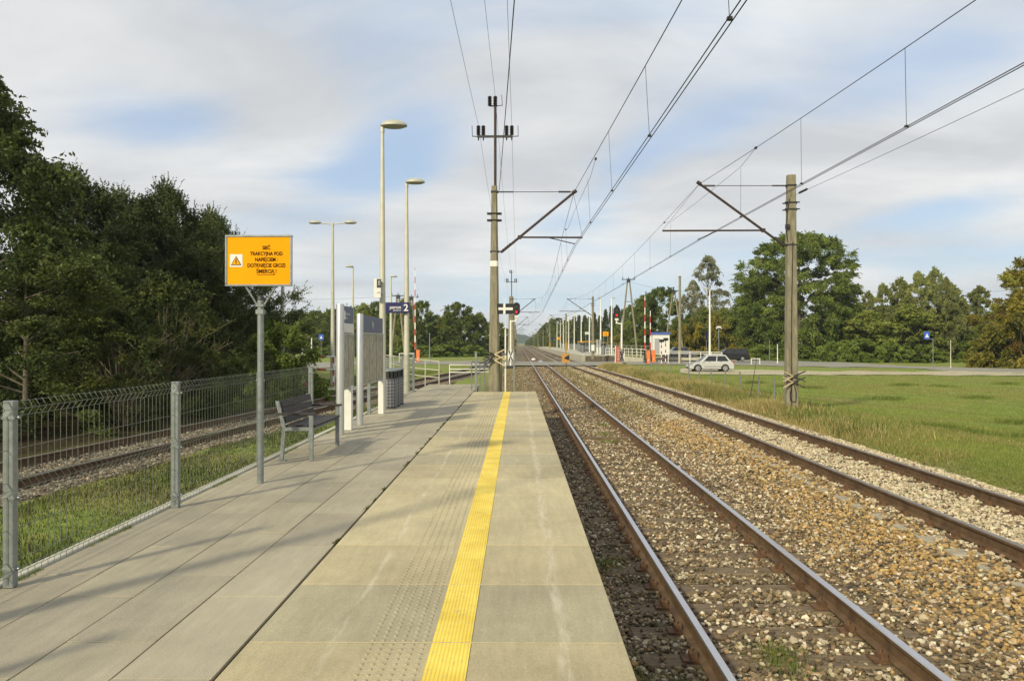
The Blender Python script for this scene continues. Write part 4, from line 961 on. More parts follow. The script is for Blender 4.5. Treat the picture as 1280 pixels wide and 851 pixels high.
# ------------------------------------------------------------------ overhead wires
def catenary(label, xm, zm, xc, zc, masts, r=.0075):
    """xm,zm messenger at mast; xc(y) contact wire; masts = list of y"""
    t = thing('overhead_line', label, 'overhead wires', (0, 0, 0))
    for s in (-1, 1):
        p = MB(); pts = [(xc(y) + s * .028, y, zc) for y in sorted(set(masts + [m + 1 for m in masts]))]; p.path(pts, r * .95, 6); p.build('contact_wire', M['cable'], t)
    p = MB(); pts = []; dr = MB()
    for a, b in zip(masts[:-1], masts[1:]):
        for i in range(24):
            u = i / 24; y = a + (b - a) * u; s = 4 * (u - .5) ** 2; z = zm - .93 + .93 * s; x = (xm(a) * (1 - u) + xm(b) * u) * s + xc(y) * (1 - s); pts.append((x, y, z))
        n = 13; 
        for i in range(n):
            y = a + 4.8 + (b - a - 9.6) * i / (n - 1); u = (y - a) / (b - a); s = 4 * (u - .5) ** 2; x = (xm(a) * (1 - u) + xm(b) * u) * s + xc(y) * (1 - s); z = zm - .93 + .93 * s
            if i in (0, n - 1): z = zm - .55
            if -20 < y < 150: dr = MB(); dr.tube((x, y, z), (xc(y), y, zc), .0045, n=4); dr.box((xc(y), y, zc + .02), (.05, .05, .03)); dr.build('dropper', M['cable'], t)
    pts.append((xm(masts[-1]), masts[-1], zm)); p.path(pts, r, 6); p.build('messenger_wire', M['cable'], t)
    for m_ in masts[1:4]:
        st = MB(); za = zm - .93 + .93 * 4 * ((6.1 / 62) - .5) ** 2; st.path([(xc(m_ - 6.1), m_ - 6.1, za), (xc(m_ - 4.8), m_ - 4.8, zm - .52), (xc(m_), m_, zm - .58), (xc(m_ + 4.8), m_ + 4.8, zm - .52), (xc(m_ + 6.1), m_ + 6.1, za)], .005, 5)
        for q in (-6.1, 6.1): st.box((xc(m_ + q), m_ + q, za), (.05, .1, .05))
        st.build('stitch_wire', M['cable'], t)
    return t
ML = [-36.4, 25.6, 87.6, 150, 212, 274, 336]; MR = [-36.4, 25.7, 93.8, 149, 221, 283, 364]
XL = [2.62, 1.85, 2.6, 1.85, 2.6, 1.85, 2.6]; XR = [6.45, 5.87, 6.4, 5.8, 6.4, 5.8, 6.4]
catenary('overhead wires above the main track nearest the platform', lambda y: 1.82, 7.23, lambda y: float(np.interp(y, ML, XL)), 5.50, ML)
catenary('overhead wires above the second track nearest the meadow', lambda y: 5.93, 7.52, lambda y: float(np.interp(y, MR, XR)), 5.66, MR)
def line(label, pts, r=.006, sag=.3, cat='overhead wire', n=20, name='line_wire', group=None):
    q = []; 
    for a, b in zip(pts[:-1], pts[1:]):
        a, b = Vector(a), Vector(b)
        for i in range(n): u = i / n; v = a.lerp(b, u); v.z -= sag * 4 * u * (1 - u); q.append(v)
    q.append(Vector(pts[-1])); p = MB(); p.path(q, r, 5); o = p.build(name, M['cable']); tag(o, label, cat, group); return o
zt = Z1 + 6.73 + 1.62 + .36
line('thin line wire on the left end of the mast crossarm', [(-1.3, -36, zt), (-1.3, 25.6, zt), (-1.3, 87.6, 9.2), (-1.3, 150, 9)], .005, .9)
line('thin line wire on the right end of the mast crossarm', [(-.21, -36, zt), (-.21, 25.6, zt), (-.21, 87.6, 9.2), (-.21, 150, 9)], .005, .9)
line('thin line wire on the very top of the mast pipe', [(-.75, -36, zt + .95), (-.75, 25.6, zt + .95), (-.75, 87.6, 10.2), (-.75, 150, 10)], .005, .9)
line('thick cable coming down to the head of the platform end mast', [(1.75, -36, 7.9), (-.62, 25.5, 7.27)], .009, .5)
line('anchored wire running from the meadow mast towards the viewer', [(9.05, -36, 7.3), (9.05, 25.6, 7.15)], .006, .5)
p = MB(); insulator(p, (9.05, 25.3, 7.15), (9.05, 24.6, 7.14), .04, 6); tag(p.build('strain_insulator', M['insul']), 'dark strain insulator beside the head of the meadow mast', 'insulator')
line('faint distribution wire crossing behind the trees on the right', [(PX(785, 110), 110, PZ(351, 110)), (PX(842, 120), 120, PZ(364, 120)), (PX(1040, 112), 112, PZ(362.5, 112)), (PX(1200, 100), 100, PZ(366, 100)), (PX(1320, 98), 98, PZ(356, 98))], .012, .2)
line('faint wire crossing the sky low behind the yellow sign', [(PX(200, 100), 100, PZ(374, 100)), (PX(499, 100), 100, PZ(370, 100)), (PX(514, 102), 102, PZ(370, 102))], .012, .3)

# ------------------------------------------------------------------ platform end railings, posts and board
def railing(label, pts, hts, posts, m='white', r=.022, group=None, zs=None):
    """pts: polyline of the foot line; horizontal rails at hts, posts along"""
    t = thing('railing', label, 'railing', pts[0], 0, group); o = Vector(pts[0]); P = [Vector(q) - o for q in pts]
    seg = [(P[i + 1] - P[i]).length for i in range(len(P) - 1)]; tot = sum(seg)
    def at(d):
        for i, s_ in enumerate(seg):
            if d <= s_ + 1e-6: return P[i].lerp(P[i + 1], d / s_)
            d -= s_
        return P[-1]
    for hgt in hts: p = MB(); p.path([q + Vector((0, 0, hgt)) for q in P], r, 8); p.build('rail', M[m], t)
    for i in range(posts): q = at(tot * i / (posts - 1)); p = MB(); p.tube(q, q + Vector((0, 0, max(hts))), r, n=8); p.build('post', M[m], t)
    return t
g = 'railings round the ramp at the platform end'
railing('cream tube railing curving away behind the bins at the end of the platform', [(-3.0, 29.7, .62), (-3.9, 30.6, .66), (-4.9, 32.0, .75), (-6.2, 33.6, .85)], (1.0, .66, .38), 7, 'lamp', .02, g)
railing('white railing across the ramp just left of the concrete mast', [(PX(562, 30), 30, .55), (PX(588, 30), 30, .55), (PX(613, 30.5), 30.5, .55)], (.93, .76, .64), 3, 'white', .02, g)
railing('pair of narrow railing posts at the corner of the yellow lined platform end', [(-1.53, 25.7, ZP), (-1.40, 26.6, ZP - .05), (-1.25, 27.6, ZP - .1), (-.95, 28.4, ZP - .1)], (.96, .80), 5, 'galv', .018, g)
def sq_post(label, x, y, z, hgt, w=.075):
    t = MB(); t.box((0, 0, hgt / 2), (w, w, hgt)); t.box((0, 0, hgt + .006), (w + .008, w + .008, .012)); t.box((0, -w / 2 - .008, hgt * .82), (.03, .016, .03)); return tag(t.build('gate_post', M['galv'], None, (x, y, z), bevel=.004), label, 'post')
sq_post('square grey steel post between the railings and the concrete mast', PX(595, 25.6), 25.6, ZP - .01, 1.27)
sq_post('slender grey steel post right of the yellow line at the platform end', PX(642.6, 25.55), 25.55, ZP - .4, 1.66, .055)
t = thing('indicator_board', 'black board with white cross on a thin white pole at the platform end', 'railway sign', (PX(631.8, 25.5), 25.5, ZP - .1))
p = MB(); p.tube((0, 0, 0), (0, 0, 2.1), .026, n=10); p.tube((0, 0, 2.1), (0, 0, 3.15), .012, n=8); p.build('pole', M['white'], t)
zb = PZ(386, 25.5) - ZP + .1
p = MB(); p.box((-.02, -.02, zb), (.52, .03, .34)); p.build('board', M['black'], t)
p = MB(); p.box((-.035, -.037, zb), (.075, .004, .34)); p.box((-.15, -.038, zb), (.155, .004, .085)); p.box((.12, -.038, zb), (.24, .004, .085)); p.build('white_cross', M['white_sheet'], t)

# ------------------------------------------------------------------ signals
def signal(label, x, y, z, zh, mast_dx=.25, side=1, sc=1.0, plate_z=1.1):
    t = thing('railway_signal', label, 'railway signal', (x, y, z))
    p = MB(); p.tube((0, 0, 0), (0, 0, zh - 1.1 * sc), .10 * sc, .09 * sc, 12); p.build('pole', M['white'], t)
    p = MB(); p.tube((0, -.05, zh - 1.25 * sc), (side * mast_dx, -.05, zh - 1.15 * sc), .07 * sc); p.tube((side * mast_dx, -.05, zh - 1.2 * sc), (side * mast_dx, -.05, zh - .5 * sc), .09 * sc); p.box((side * mast_dx, -.05, zh - .75 * sc), (.34 * sc, .3, .22 * sc)); p.build('head_bracket', M['white'], t)
    p = MB(); c = (side * mast_dx, -.2, zh); n = 14; w, l = .36 * sc, .62 * sc
    poly = [(math.cos(a) * w, (l - w if math.sin(a) > 0 else w - l) + math.sin(a) * w) for a in [2 * PI * (i + .5) / n for i in range(n)]]
    p.prism(poly, c, (1, 0, 0), (0, 0, 1), (0, 1, 0), .06); p.prism([(a * .7, b * .8) for a, b in poly], (c[0], c[1] + .06, c[2]), (1, 0, 0), (0, 0, 1), (0, 1, 0), .3); hd = p.build('signal_head', M['black'], t)
    for dz in (.28, -.30):
        p = MB(); q = Vector((c[0], c[1], c[2] + dz * sc))
        for i in range(7):
            a0, a1 = PI * i / 7, PI * (i + 1) / 7; r_ = .15 * sc
            p.add([q + Vector((math.cos(a) * r_, y_, math.sin(a) * r_)) for a in (a0, a1) for y_ in (0, -.28)], [(0, 1, 3, 2)], True)
        p.build('hood', M['black'], hd)
        p = MB(); p.tube(q + Vector((0, -.02, 0)), q + Vector((0, -.045, 0)), .115 * sc, n=14); p.build('lens', M['redlight'] if dz < 0 else M['lens'], hd)
    zp = plate_z
    p = MB(); p.box((0, -.14, zp), (.55, .03, 1.05)); pl = p.build('plate', M['white_sheet'], t)
    p = MB()
    for s in (-1, 1): p.prism([(s * .26 * 1, .5), (s * .10, .5), (-s * .02, .0), (-s * .26, -.5), (-s * .10, -.5), (s * .03, .0)], (0, -.158, zp), (1, 0, 0), (0, 0, 1), (0, -1, 0), .004 + .002 * s)
    p.build('black_cross', M['black'], pl)
    p = MB(); p.box((0, 0, -.1), (.9, .7, .3)); p.build('base', M['dark'], t, bevel=.03)
    return t
signal('left railway signal with red light on white mast at the crossing, behind the platform end', PX(638.4, 76), 76, .02, PZ(386, 76) - .02, .55, plate_z=1.0)
s2 = signal('right railway signal with red light on white mast beside a red banded box', PX(777, 84), 84, .1, PZ(390.5, 84) - .1, .55, side=-1, plate_z=.75)
t = thing('crossing_box', 'tall red cabinet with white marks at the foot of the right signal', 'cabinet', (PX(772.5, 83.4), 83.4, .05))
p = MB(); p.box((0, 0, .95), (.40, .4, 1.8)); p.build('body', mat('faded_red_paint', (.42, .12, .08), .6), t, bevel=.02); p = MB(); p.box((0, 0, 0), (.8, .6, .3)); p.build('base', M['kerb'], t)
p = MB(); 
for k in range(4): p.box((0, -.203, .5 + k * .3), (.16, .006, .06))
p.build('white_mark', M['white_sheet'], t)
p = MB(); p.box((-.30, 0, .95), (.08, .1, 1.9)); p.build('side_post', M['white'], t)
t = thing('arrow_sign', 'orange board with black arrow on a thin post standing between the two tracks', 'sign', (PX(707.6, 72), 72, -.12))
p = MB(); p.tube((0, 0, 0), (0, 0, 1.6), .03); p.build('post', M['dark'], t); p = MB(); p.box((-.02, -.02, 1.0), (.74, .02, .85)); p.build('board', M['orange'] if False else mat('orange_brown_board', (.45, .24, .06), .6), t)
p = MB(); p.prism([(-.22, 0), (.26, .34), (.30, .02), (.30, -.18)], (0, -.034, .98), (1, 0, 0), (0, 0, 1), (0, -1, 0), .006); p.build('black_arrow', M['black'], t)

# ------------------------------------------------------------------ level crossing barriers
def barrier(label, px, Y, z, hgt, m='rwz', ph=1.35, grp='raised level crossing barriers', dx=-.35):
    t = thing('level_crossing_barrier', label, 'barrier', (PX(px, Y), Y, z), 0, grp)
    p = MB(); p.box((0, 0, ph / 2), (.38, .45, ph)); p.box((0, 0, ph + .02), (.42, .5, .04)); p.build('machine', M['orange'], t, bevel=.02)
    p = MB(); p.box((-.02, -.23, ph * .3), (.1, .01, .1)); p.build('hatch', M['white_sheet'], t)
    p = MB(); p.frustum((dx, 0, .9), (.13, .10), (.07, .06), hgt - .9); p.build('boom', M[m], t)
    p = MB(); p.box((dx, 0, .8), (.14, .25, 1.3)); p.build('boom_arm', M['black'], t, bevel=.02)
    p = MB(); p.box((dx + .02, 0, .35), (.28, .5, .5)); p.build('counterweight', M['dark'], t, bevel=.03)
    return t
barrier('raised red and white barrier with orange machine left of the tracks', 522.5, 90, .1, 10.7)
barrier('taller looking raised barrier with orange machine beside the white hut', 810, 84, .05, 7.2)
barrier('shorter raised barrier standing directly in front of the white hut', 816.5, 90, .05, 5.9)
for px, lab in ((826.5, 'left of the two red and white posts with dark warning lamps before the hut'), (831.7, 'right of the two red and white posts with dark warning lamps before the hut')):
    t = thing('warning_light', lab, 'warning light', (PX(px, 80), 80, -.12 + (.15 if px > 830 else 0)), 0, 'road warning lights at the crossing')
    p = MB(); p.tube((0, 0, 0), (0, 0, 2.75), .055); p.build('post', M['rwz_small'], t); p = MB()
    p.box((0, 0, 2.6), (.42, .25, .28)); p.tube((-.13, -.12, 2.6), (-.13, -.3, 2.6), .12, n=10); p.tube((.13, -.12, 2.6), (.13, -.3, 2.6), .12, n=10); p.build('lamp_pair', M['black'], t)
t = thing('crossing_hut', 'small white hut with blue roof on stilts beside the barriers', 'hut', (PX(825, 97), 97, .0))
p = MB(); p.box((0, 0, 2.05), (2.0, 1.7, 2.5)); p.build('wall', M['white_sheet'], t, bevel=.01)
p = MB(); p.box((0, 0, 3.40), (2.2, 1.9, .28)); p.build('roof', M['blueroof'], t, bevel=.02)
p = MB()
for sx in (-.8, .8):
    for sy in (-.6, .6): p.box((sx, sy, .35), (.18, .18, .9))
p.build('stilt', M['dark'], t); p = MB(); p.box((-.55, -.86, 1.85), (.6, .03, 1.9)); p.build('door', M['silver'], t)

# red and white pedestrian barriers left of the tracks
def rwrail(label, x0, x1, y, z, hz, posts):
    t = thing('pedestrian_barrier', label, 'barrier', (x0, y, z), 0, 'red and white pedestrian barriers by the left track')
    for q in hz: p = MB(); p.tube((0, 0, q), (x1 - x0, 0, q), .045); p.build('rail', M['rwx'], t)
    for q in posts: p = MB(); p.tube((q - x0, 0, 0), (q - x0, 0, hz[0]), .045); p.build('post', M['rwz_small'], t)
    return t
def at39(px): return PX(px, 38.9)
rwrail('long red and white barrier reaching out from behind the bush', at39(276), at39(418.5), 38.9, .06, (1.56, .92), [at39(299), at39(380), at39(416.3)])
rwrail('short red and white barrier seen between the two info boards', at39(448), at39(456), 38.9, .06, (1.56, .92), [at39(454.8)])
railing('low white hoop guard left of the orange barrier machine', [(PX(499, 92), 92, .0), (PX(519, 92), 92, .0)], (1.0, .45), 3, 'white', .05)

# ------------------------------------------------------------------ poles and signs in the distance
def aframe(label, px, Y, top, foot, spread, grp='A-shaped concrete line poles'):
    z0 = float(h(PX(px, Y), Y)); H = PZ(top, Y) - z0; t = thing('line_pole', label, 'pole', (PX(px, Y), Y, z0), 0, grp)
    s = spread / F * Y / 2
    for k in (-1, 1): p = MB(); p.tube((k * s, 0, -.2), (k * .12, 0, H), .17, .1, 10); p.build('leg', M['mast'], t)
    p = MB(); p.box((0, 0, H - .2), (.5, .3, .5)); p.box((0, 0, H - .05), (1.9, .1, .1)); p.box((0, 0, H * .72), (s * .6, .08, .08)); p.build('crossarm', M['dark'], t)
    for k in (-.8, 0, .8): p = MB(); insulator(p, (k, 0, H), (k, 0, H + .3), .07, 4); p.build('insulator', M['insul'], t)
    return t
aframe('A-shaped concrete line pole beside the right railway signal', 785.5, 110, 349, 434, 24)
aframe('A-shaped concrete line pole behind the white hut', 842, 120, 363, 434, 26)
aframe('A-shaped line pole partly hidden by the dark blue platform sign', 497.5, 100, 369, 441, 19)
aframe('A-shaped line pole just right of the lamp post with the platform sign', 514, 102, 371, 441, 14)
def pole(label, px, Y, top, r=.1, m='lamp', name='pole', cat='pole', r1=None, z=None):
    X = PX(px, Y); z0 = float(h(X, Y)) - .05 if z is None else z; p = MB(); H = PZ(top, Y) - z0; p.tube((0, 0, 0), (0, 0, H), r, r1 or r * .7, 10); p.box((0, 0, H), (r * 1.6, r * 1.6, .12)); p.tube((0, 0, 0), (0, 0, .25), r * 1.5, r * 1.4, 10); return tag(p.build(name, M[m], None, (X, Y, z0)), label, cat)
pole('bare concrete pole in front of the parked grey car', 849.5, 90, 346, .19, 'mast')
pole('grey post standing alone on the grass beyond the platform end', 537, 88, 417, .07, 'galv')
pole('thin white post left of the concrete mast beyond the road', 971, 96, 431, .06, 'white')
pole('second thin post beside the white one beyond the road', 961, 98, 426, .05, 'galv')
pole('plain thin post right of the blue sign by the road', 1186, 78, 426, .045, 'lamp')
pole('short grey post near the brown leafed tree', 1237.5, 80, 441, .05, 'galv')
lamp('tall white lamp post between the parked cars beyond the meadow', (PX(886.8, 84), 84, -.1), 8.1, .12, .06, 1, 1, 'white', side=-1)
t = thing('camera_pole', 'slim grey pole with white camera head beside the black estate car', 'camera', (PX(898, 100), 100, -.1))
p = MB(); p.tube((0, 0, 0), (0, 0, 4.3), .06); p.build('pole', M['galv'], t); p = MB(); p.box((0, 0, 4.35), (.45, .5, .22)); p.box((-.3, -.1, 4.2), (.14, .3, .14)); p.box((.28, -.1, 4.2), (.14, .3, .14)); p.build('camera_head', M['white_sheet'], t, bevel=.02)
def road_sign(label, px, Y, ztop, w, hh, m, post_dx=0, skew=0, z=None):
    X = PX(px, Y); z0 = float(h(X, Y)) if z is None else z; H = PZ(ztop, Y) - z0; t = thing('road_sign', label, 'road sign', (X, Y, z0))
    p = MB(); p.tube((post_dx, .03, 0), (post_dx, .03, H - (hh if post_dx else 0)), .035); 
    if post_dx: p.tube((post_dx, .03, H - hh), (0, .03, H - hh), .03)
    p.build('post', M['galv'], t); p = MB(); p.box((0, 0, H - hh / 2), (w, .03, hh), rz=skew); pl = p.build('sign_plate', M[m], t, bevel=.004); return t, H
t, H = road_sign('blue pedestrian crossing sign on a cranked pole by the right road', 1156.5, 78, 414.5, .55, .75, 'blue', .62)
p = MB(); p.prism([(-.2, -.2), (.2, -.2), (0, .22)], (0, -.02, H - .38), (1, 0, 0), (0, 0, 1), (0, -1, 0), .006); p.build('white_triangle', M['white_sheet'], t)
road_sign('narrow blue sign seen edge on before the yellow bushes', 882.6, 100, 414, .3, 1.1, 'navy', 0, .5)
t, H = road_sign('small blue sign before the dark wood left of the lamp posts', 401, 120, 418, .75, .85, 'blue'); p = MB(); p.prism([(-.2, -.2), (.2, -.2), (0, .22)], (0, -.02, H - .42), (1, 0, 0), (0, 0, 1), (0, -1, 0), .006); p.build('white_triangle', M['white_sheet'], t)
pole('small white marker post left of the far blue sign', 389, 130, 423, .12, 'white')
pole('white marker seen through the bush top', 377.5, 100, 425, .13, 'white')
railing('white hoop shaped bicycle stand beyond the pale lane', [(PX(938.5, 88), 88, -.18), (PX(949, 88), 88, -.18)], (.66,), 2, 'white', .05)
# long white railing along the pavement by the parked cars
railing('long white two bar railing in front of the parked cars', [(PX(835, 86), 86, .05), (PX(868, 87), 87, .0), (PX(902, 88), 88, -.1)], (1.28, 1.08), 6, 'white', .045)
railing('white railing on the ramp left of the hut beside the far platform', [(PX(757, 99), 99, .35), (PX(785, 100), 100, .3), (PX(806, 100), 100, .2)], (1.25, .8, .45), 11, 'white', .03)
railing('pale green railing behind the right signal', [(PX(757, 112), 112, .6), (PX(800, 114), 114, .5), (PX(830, 116), 116, .3)], (1.3, .75), 13, 'lamp', .03)

# field fence posts along the meadow
fp = None
for k in range(13):
    Y = 28.9 + 2.56 * k; X = 9.62; z = float(h(X, Y)) - .05; hh = 1.0
    if fp is None:
        p = MB(); p.tube((0, 0, 0), (0, 0, hh), .03, n=8); p.tube((0, 0, hh), (0, 0, hh + .015), .034, n=8); p.box((0, -.035, hh - .06), (.02, .02, .03)); p.box((0, -.035, .45), (.02, .02, .03)); fp = p.build('fence_post', M['galv'], None, (X - .2, Y, z)); o = fp
    else: o = fp.copy(); C.objects.link(o); o.location = (X, Y, z)
    o.rotation_euler.y = random.uniform(-.03, .03)
    nm = ['nearest', 'second nearest', 'third', 'fourth', 'fifth', 'sixth', 'seventh', 'eighth', 'ninth', 'tenth', 'eleventh', 'twelfth', 'farthest'][k]
    tag(o, '%s of the bare grey posts in the dry grass, counted from the meadow mast' % nm, 'fence post', 'bare grey posts along the meadow')
p = MB(); p.path([(PX(936, 31), 31, 0), (PX(941, 31), 31, .9), (PX(946.5, 31), 31, 2.0)], [.018, .014, .005], 5); tag(p.build('dry_stalk', M['dark']), 'tall dark leaning stalk in the dry grass near the meadow mast', 'stalk')

# ------------------------------------------------------------------ cars
def car(name, label, cat, loc, rz, L, W, H, paint, kind):
    t = thing(name, label, cat, loc, rz); hw = W / 2; pm = paint
    belt = H * .57; wr = .31
    if kind == 'hatch': side = [(0.02, .22), (0, .36), (.01, .50), (.05, .60), (.25, belt - .02), (.955, belt + .02), (.985, belt - .06), (1.0, .52), (1.0, .30), (.975, .22)]; gh = (.22, .96, .42, .82)
    elif kind == 'wagon': side = [(0.02, .22), (0, .36), (.01, .52), (.05, .62), (.27, belt - .02), (.97, belt + .02), (.99, belt - .1), (1.0, .52), (1.0, .30), (.98, .22)]; gh = (.23, .985, .37, .93)
    else: side = [(0.02, .22), (0, .36), (.01, .55), (.05, .64), (.27, belt - .02), (.78, belt + .02), (.98, belt - .0), (1.0, .60), (1.0, .30), (.98, .22)]; gh = (.24, .86, .38, .70)
    # wheel arches are cut into the sill line
    fw, rw = .19 * L, .80 * L; arch = []
    for cx in (rw, fw):
        for i in range(9): a = PI * i / 8; arch.append(((cx + math.cos(a) * (wr + .05)) / L, .24 + max(0, math.sin(a)) * (wr + .10)))
    poly = [(x * L - L / 2, z) for x, z in side] + [(x * L - L / 2, z) for x, z in arch]
    p = MB(); p.prism(poly, (0, -hw, 0), (1, 0, 0), (0, 0, 1), (0, 1, 0), W); p.build('body', pm, t, bevel=.045, seg=3)
    x0, x1, x2, x3 = [g_ * L - L / 2 for g_ in gh]; zb = belt - .03; b = hw * .95; tt = hw * .74
    A = [(x0, -b, zb), (x1, -b, zb), (x1, b, zb), (x0, b, zb)]; B = [(x2, -tt, H), (x3, -tt, H), (x3, tt, H), (x2, tt, H)]
    p = MB(); p.add(A + B, [(3, 2, 1, 0), (4, 5, 6, 7), (0, 1, 5, 4), (1, 2, 6, 5), (2, 3, 7, 6), (3, 0, 4, 7)]); p.build('roof', pm, t, bevel=.05, seg=3)
    def quad(mb, c, u0, u1, v0, v1, off):
        c = [Vector(q) for q in c]; n = (c[1] - c[0]).cross(c[3] - c[0]).normalized() * off
        def e(u, v): return c[0].lerp(c[1], u).lerp(c[3].lerp(c[2], u), v) + n
        vs = [e(u0, v0), e(u1, v0), e(u1 - .0, v1), e(u0, v1)]; mb.add(vs + [q - n * .9 for q in vs], [(0, 1, 2, 3), (0, 4, 5, 1), (1, 5, 6, 2), (2, 6, 7, 3), (3, 7, 4, 0)])
    for s in (-1, 1):
        c = [(x0, s * b, zb), (x1, s * b, zb), (x3, s * tt, H), (x2, s * tt, H)]
        if s < 0: off = .012
        else: off = -.012
        for u0, u1 in ((.10, .50), (.54, .92)) if kind == 'hatch' else ((.09, .38), (.41, .66), (.69, .93)):
            p = MB(); quad(p, c, u0, u1, .17, .86, off); p.build('side_window', M['glass'], t)
    p = MB(); quad(p, [(x0, b, zb), (x0, -b, zb), (x2, -tt, H), (x2, tt, H)], .07, .93, .12, .9, .012); p.build('windscreen', M['glass'], t)
    p = MB(); quad(p, [(x1, -b, zb), (x1, b, zb), (x3, tt, H), (x3, -tt, H)], .08, .92, .2, .88, .012); p.build('rear_window', M['glass'], t)
    for cx in (fw, rw):
        for s in (-1, 1):
            p = MB(); x = cx - L / 2; p.tube((x, s * (hw - .21), wr), (x, s * (hw - .01), wr), wr, n=24); w = p.build('wheel', M['tyre'], t, bevel=.015)
            p = MB(); p.tube((x, s * (hw - .05), wr), (x, s * (hw + .006), wr), wr * .64, n=20); 
            p.build('rim', M['rim'], w)
            p = MB()
            for i in range(5): a = 2 * PI * i / 5; p.box((x + math.cos(a) * wr * .38, s * (hw + .008), wr + math.sin(a) * wr * .38), (.06, .006, .09), ry=-a)
            p.build('rim_opening', M['dark'], w)
    for s in (-1, 1):
        p = MB(); p.box((-L / 2 + .07, s * (hw - .22), .62), (.16, .32, .13)); p.build('headlight', M['silver'], t, bevel=.02)
        p = MB(); p.box((L / 2 - .06, s * (hw - .12), .80), (.12, .2, .24)); p.build('tail_light', M['red'], t, bevel=.02)
        p = MB(); p.box((x0 + .32, s * (hw + .06), zb + .10), (.10, .16, .11)); p.build('mirror', pm, t, bevel=.02)
        p = MB(); p.box((-.05 * L, s * (hw + .003), .66 * H * .9), (.12, .012, .025)); p.box((.2 * L, s * (hw + .003), .66 * H * .9), (.12, .012, .025)); p.build('door_handle', M['dark'], t)
        p = MB(); p.box((.045 * L, s * (hw + .001), .52), (.010, .006, .56)); p.box((.03 * L, s * (hw + .002), .45), (L * .4, .008, .04)); p.build('door_seam', M['dark'], t)
    p = MB(); p.box((-L / 2 + .02, 0, .36), (.06, W * .8, .14)); p.box((L / 2 - .02, 0, .34), (.06, W * .8, .1)); p.build('bumper', M['dark'], t, bevel=.02)
    p = MB(); p.box((0, 0, .42), (L * .93, W * .84, .46)); p.build('underbody', M['dark'], t)
    return t
cw = mat('silver_white_car_paint', (.52, .53, .52), .3, .25, 0); ck = mat('black_car_paint', (.016, .016, .018), .2, .1, 0); cg = mat('grey_car_paint', (.12, .13, .15), .3, .4, 0)
def gz(px, Y): return float(h(PX(px, Y), Y)) + .04
car('parked_car', 'white five door hatchback standing on the pale lane by the meadow', 'car', (PX(886.5, 68.5), 68.5, gz(886.5, 68.5)), 0, 3.85, 1.66, 1.45, cw, 'hatch')
tc_ = car('parked_car', 'black estate car parked behind the white hatchback', 'car', (PX(911.5, 99), 99, gz(911, 99) + .1), .05, 4.55, 1.75, 1.55, ck, 'wagon')
car('parked_car', 'dark grey car half hidden behind the railing and the bare concrete pole', 'car', (PX(847.5, 101), 101, gz(847, 101) + .35), 0, 4.4, 1.7, 1.45, cg, 'sedan')
p = MB(); p.box((PX(847.5, 101), 101.2, .2), (9, 4.5, .36)); tag(p.build('parking_terrace', M['pave'], None, bevel=.03), kind='structure')

# ------------------------------------------------------------------ far platform beyond the crossing
p = MB(); x0, x1 = 7.85, 12.6
p.add([(x0, 97, .70), (x1, 97, .70), (x1, 300, .60), (x0, 300, .60), (x0, 97, -.3), (x1, 97, -.3), (x1, 300, -.3), (x0, 300, -.3)], [(0, 1, 2, 3), (0, 3, 7, 4), (0, 4, 5, 1), (1, 5, 6, 2)])
tag(p.build('far_platform', M['pave']), kind='structure')
p = MB(); p.box((10.6, 96.93, .18), (4.6, .1, .92)); p.box((14.6, 97.2, .05), (3.4, .1, .5)); tag(p.build('far_platform_end_wall', M['bark']), kind='structure')
p = MB(); p.add([(12.6, 97, .68), (17.5, 97, .1), (17.5, 99.4, .1), (12.6, 99.4, .68), (12.6, 97, -.3), (17.5, 97, -.3)], [(0, 1, 2, 3), (0, 4, 5, 1)]); tag(p.build('ramp', M['pave']), kind='structure')
t = thing('panel_fence', 'low grey panel fence along the back of the far platform', 'fence', (12.5, 108, .68))
for k in range(18):
    p = MB(); p.box((0, 3.5 + k * 7, .62), (.05, 6.9, 1.2)); p.build('panel', M['galv'] if k else M['galv'], t, bevel=.01)
    p = MB(); p.box((0, k * 7, .65), (.09, .09, 1.35)); p.build('post', M['silver'], t)
fl = None
for i, (px, Y, H) in enumerate(((764.5, 99.5, 7.9), (750.8, 112, 7.6), (736.8, 128, 7.6), (726.5, 146, 7.5), (717.8, 165, 7.4), (710.9, 186, 7.4), (704.2, 206, 7.4), (700.5, 222, 7.4), (696.3, 238, 7.4))):
    X = PX(px, Y); z = .0 if i == 0 else .66; nm = ['first', 'second', 'third', 'fourth', 'fifth', 'sixth', 'seventh', 'eighth', 'ninth'][i]; lb = '%s white lamp post on the far platform counting from the crossing' % nm
    if fl is None: fl = lamp(lb, (X, Y, z), H, .12, .07, 1, .8, 'white', 'white lamp posts along the far platform')
    else: dup(fl, (X, Y, z), random.uniform(2.8, 3.4) if i % 2 else 0, lb)
def small_sign(label, px, Y, py, w, hh, m, z0=.68):
    t = thing('platform_sign', label, 'sign', (PX(px, Y), Y, z0)); zc = PZ(py, Y) - z0
    p = MB()
    for s in (-1, 1): p.tube((s * w * .35, .03, 0), (s * w * .35, .03, zc + hh * .4), .04)
    p.build('post', M['galv'], t); p = MB(); p.box((0, 0, zc), (w, .05, hh)); p.build('sign_panel', M[m], t, bevel=.01); p = MB()
    for k in range(3): p.box((0, -.028, zc + hh * (.22 - .22 * k)), (w * .5, .004, hh * .07))
    p.build('text_rows', M['dark'], t)
small_sign('larger yellow sign on the far platform beside the lamp posts', 757, 100, 417.3, .72, .56, 'yellowsign')
small_sign('small distant yellow sign on the far platform', 698.6, 190, 423, .75, .6, 'yellowsign')
small_sign('white sign on twin posts left of the larger yellow sign', 734, 110, 416.5, .6, .35, 'white_sheet')
small_sign('distant navy name board at the far end of the platform', 690.5, 200, 423, 1.0, .3, 'navy')
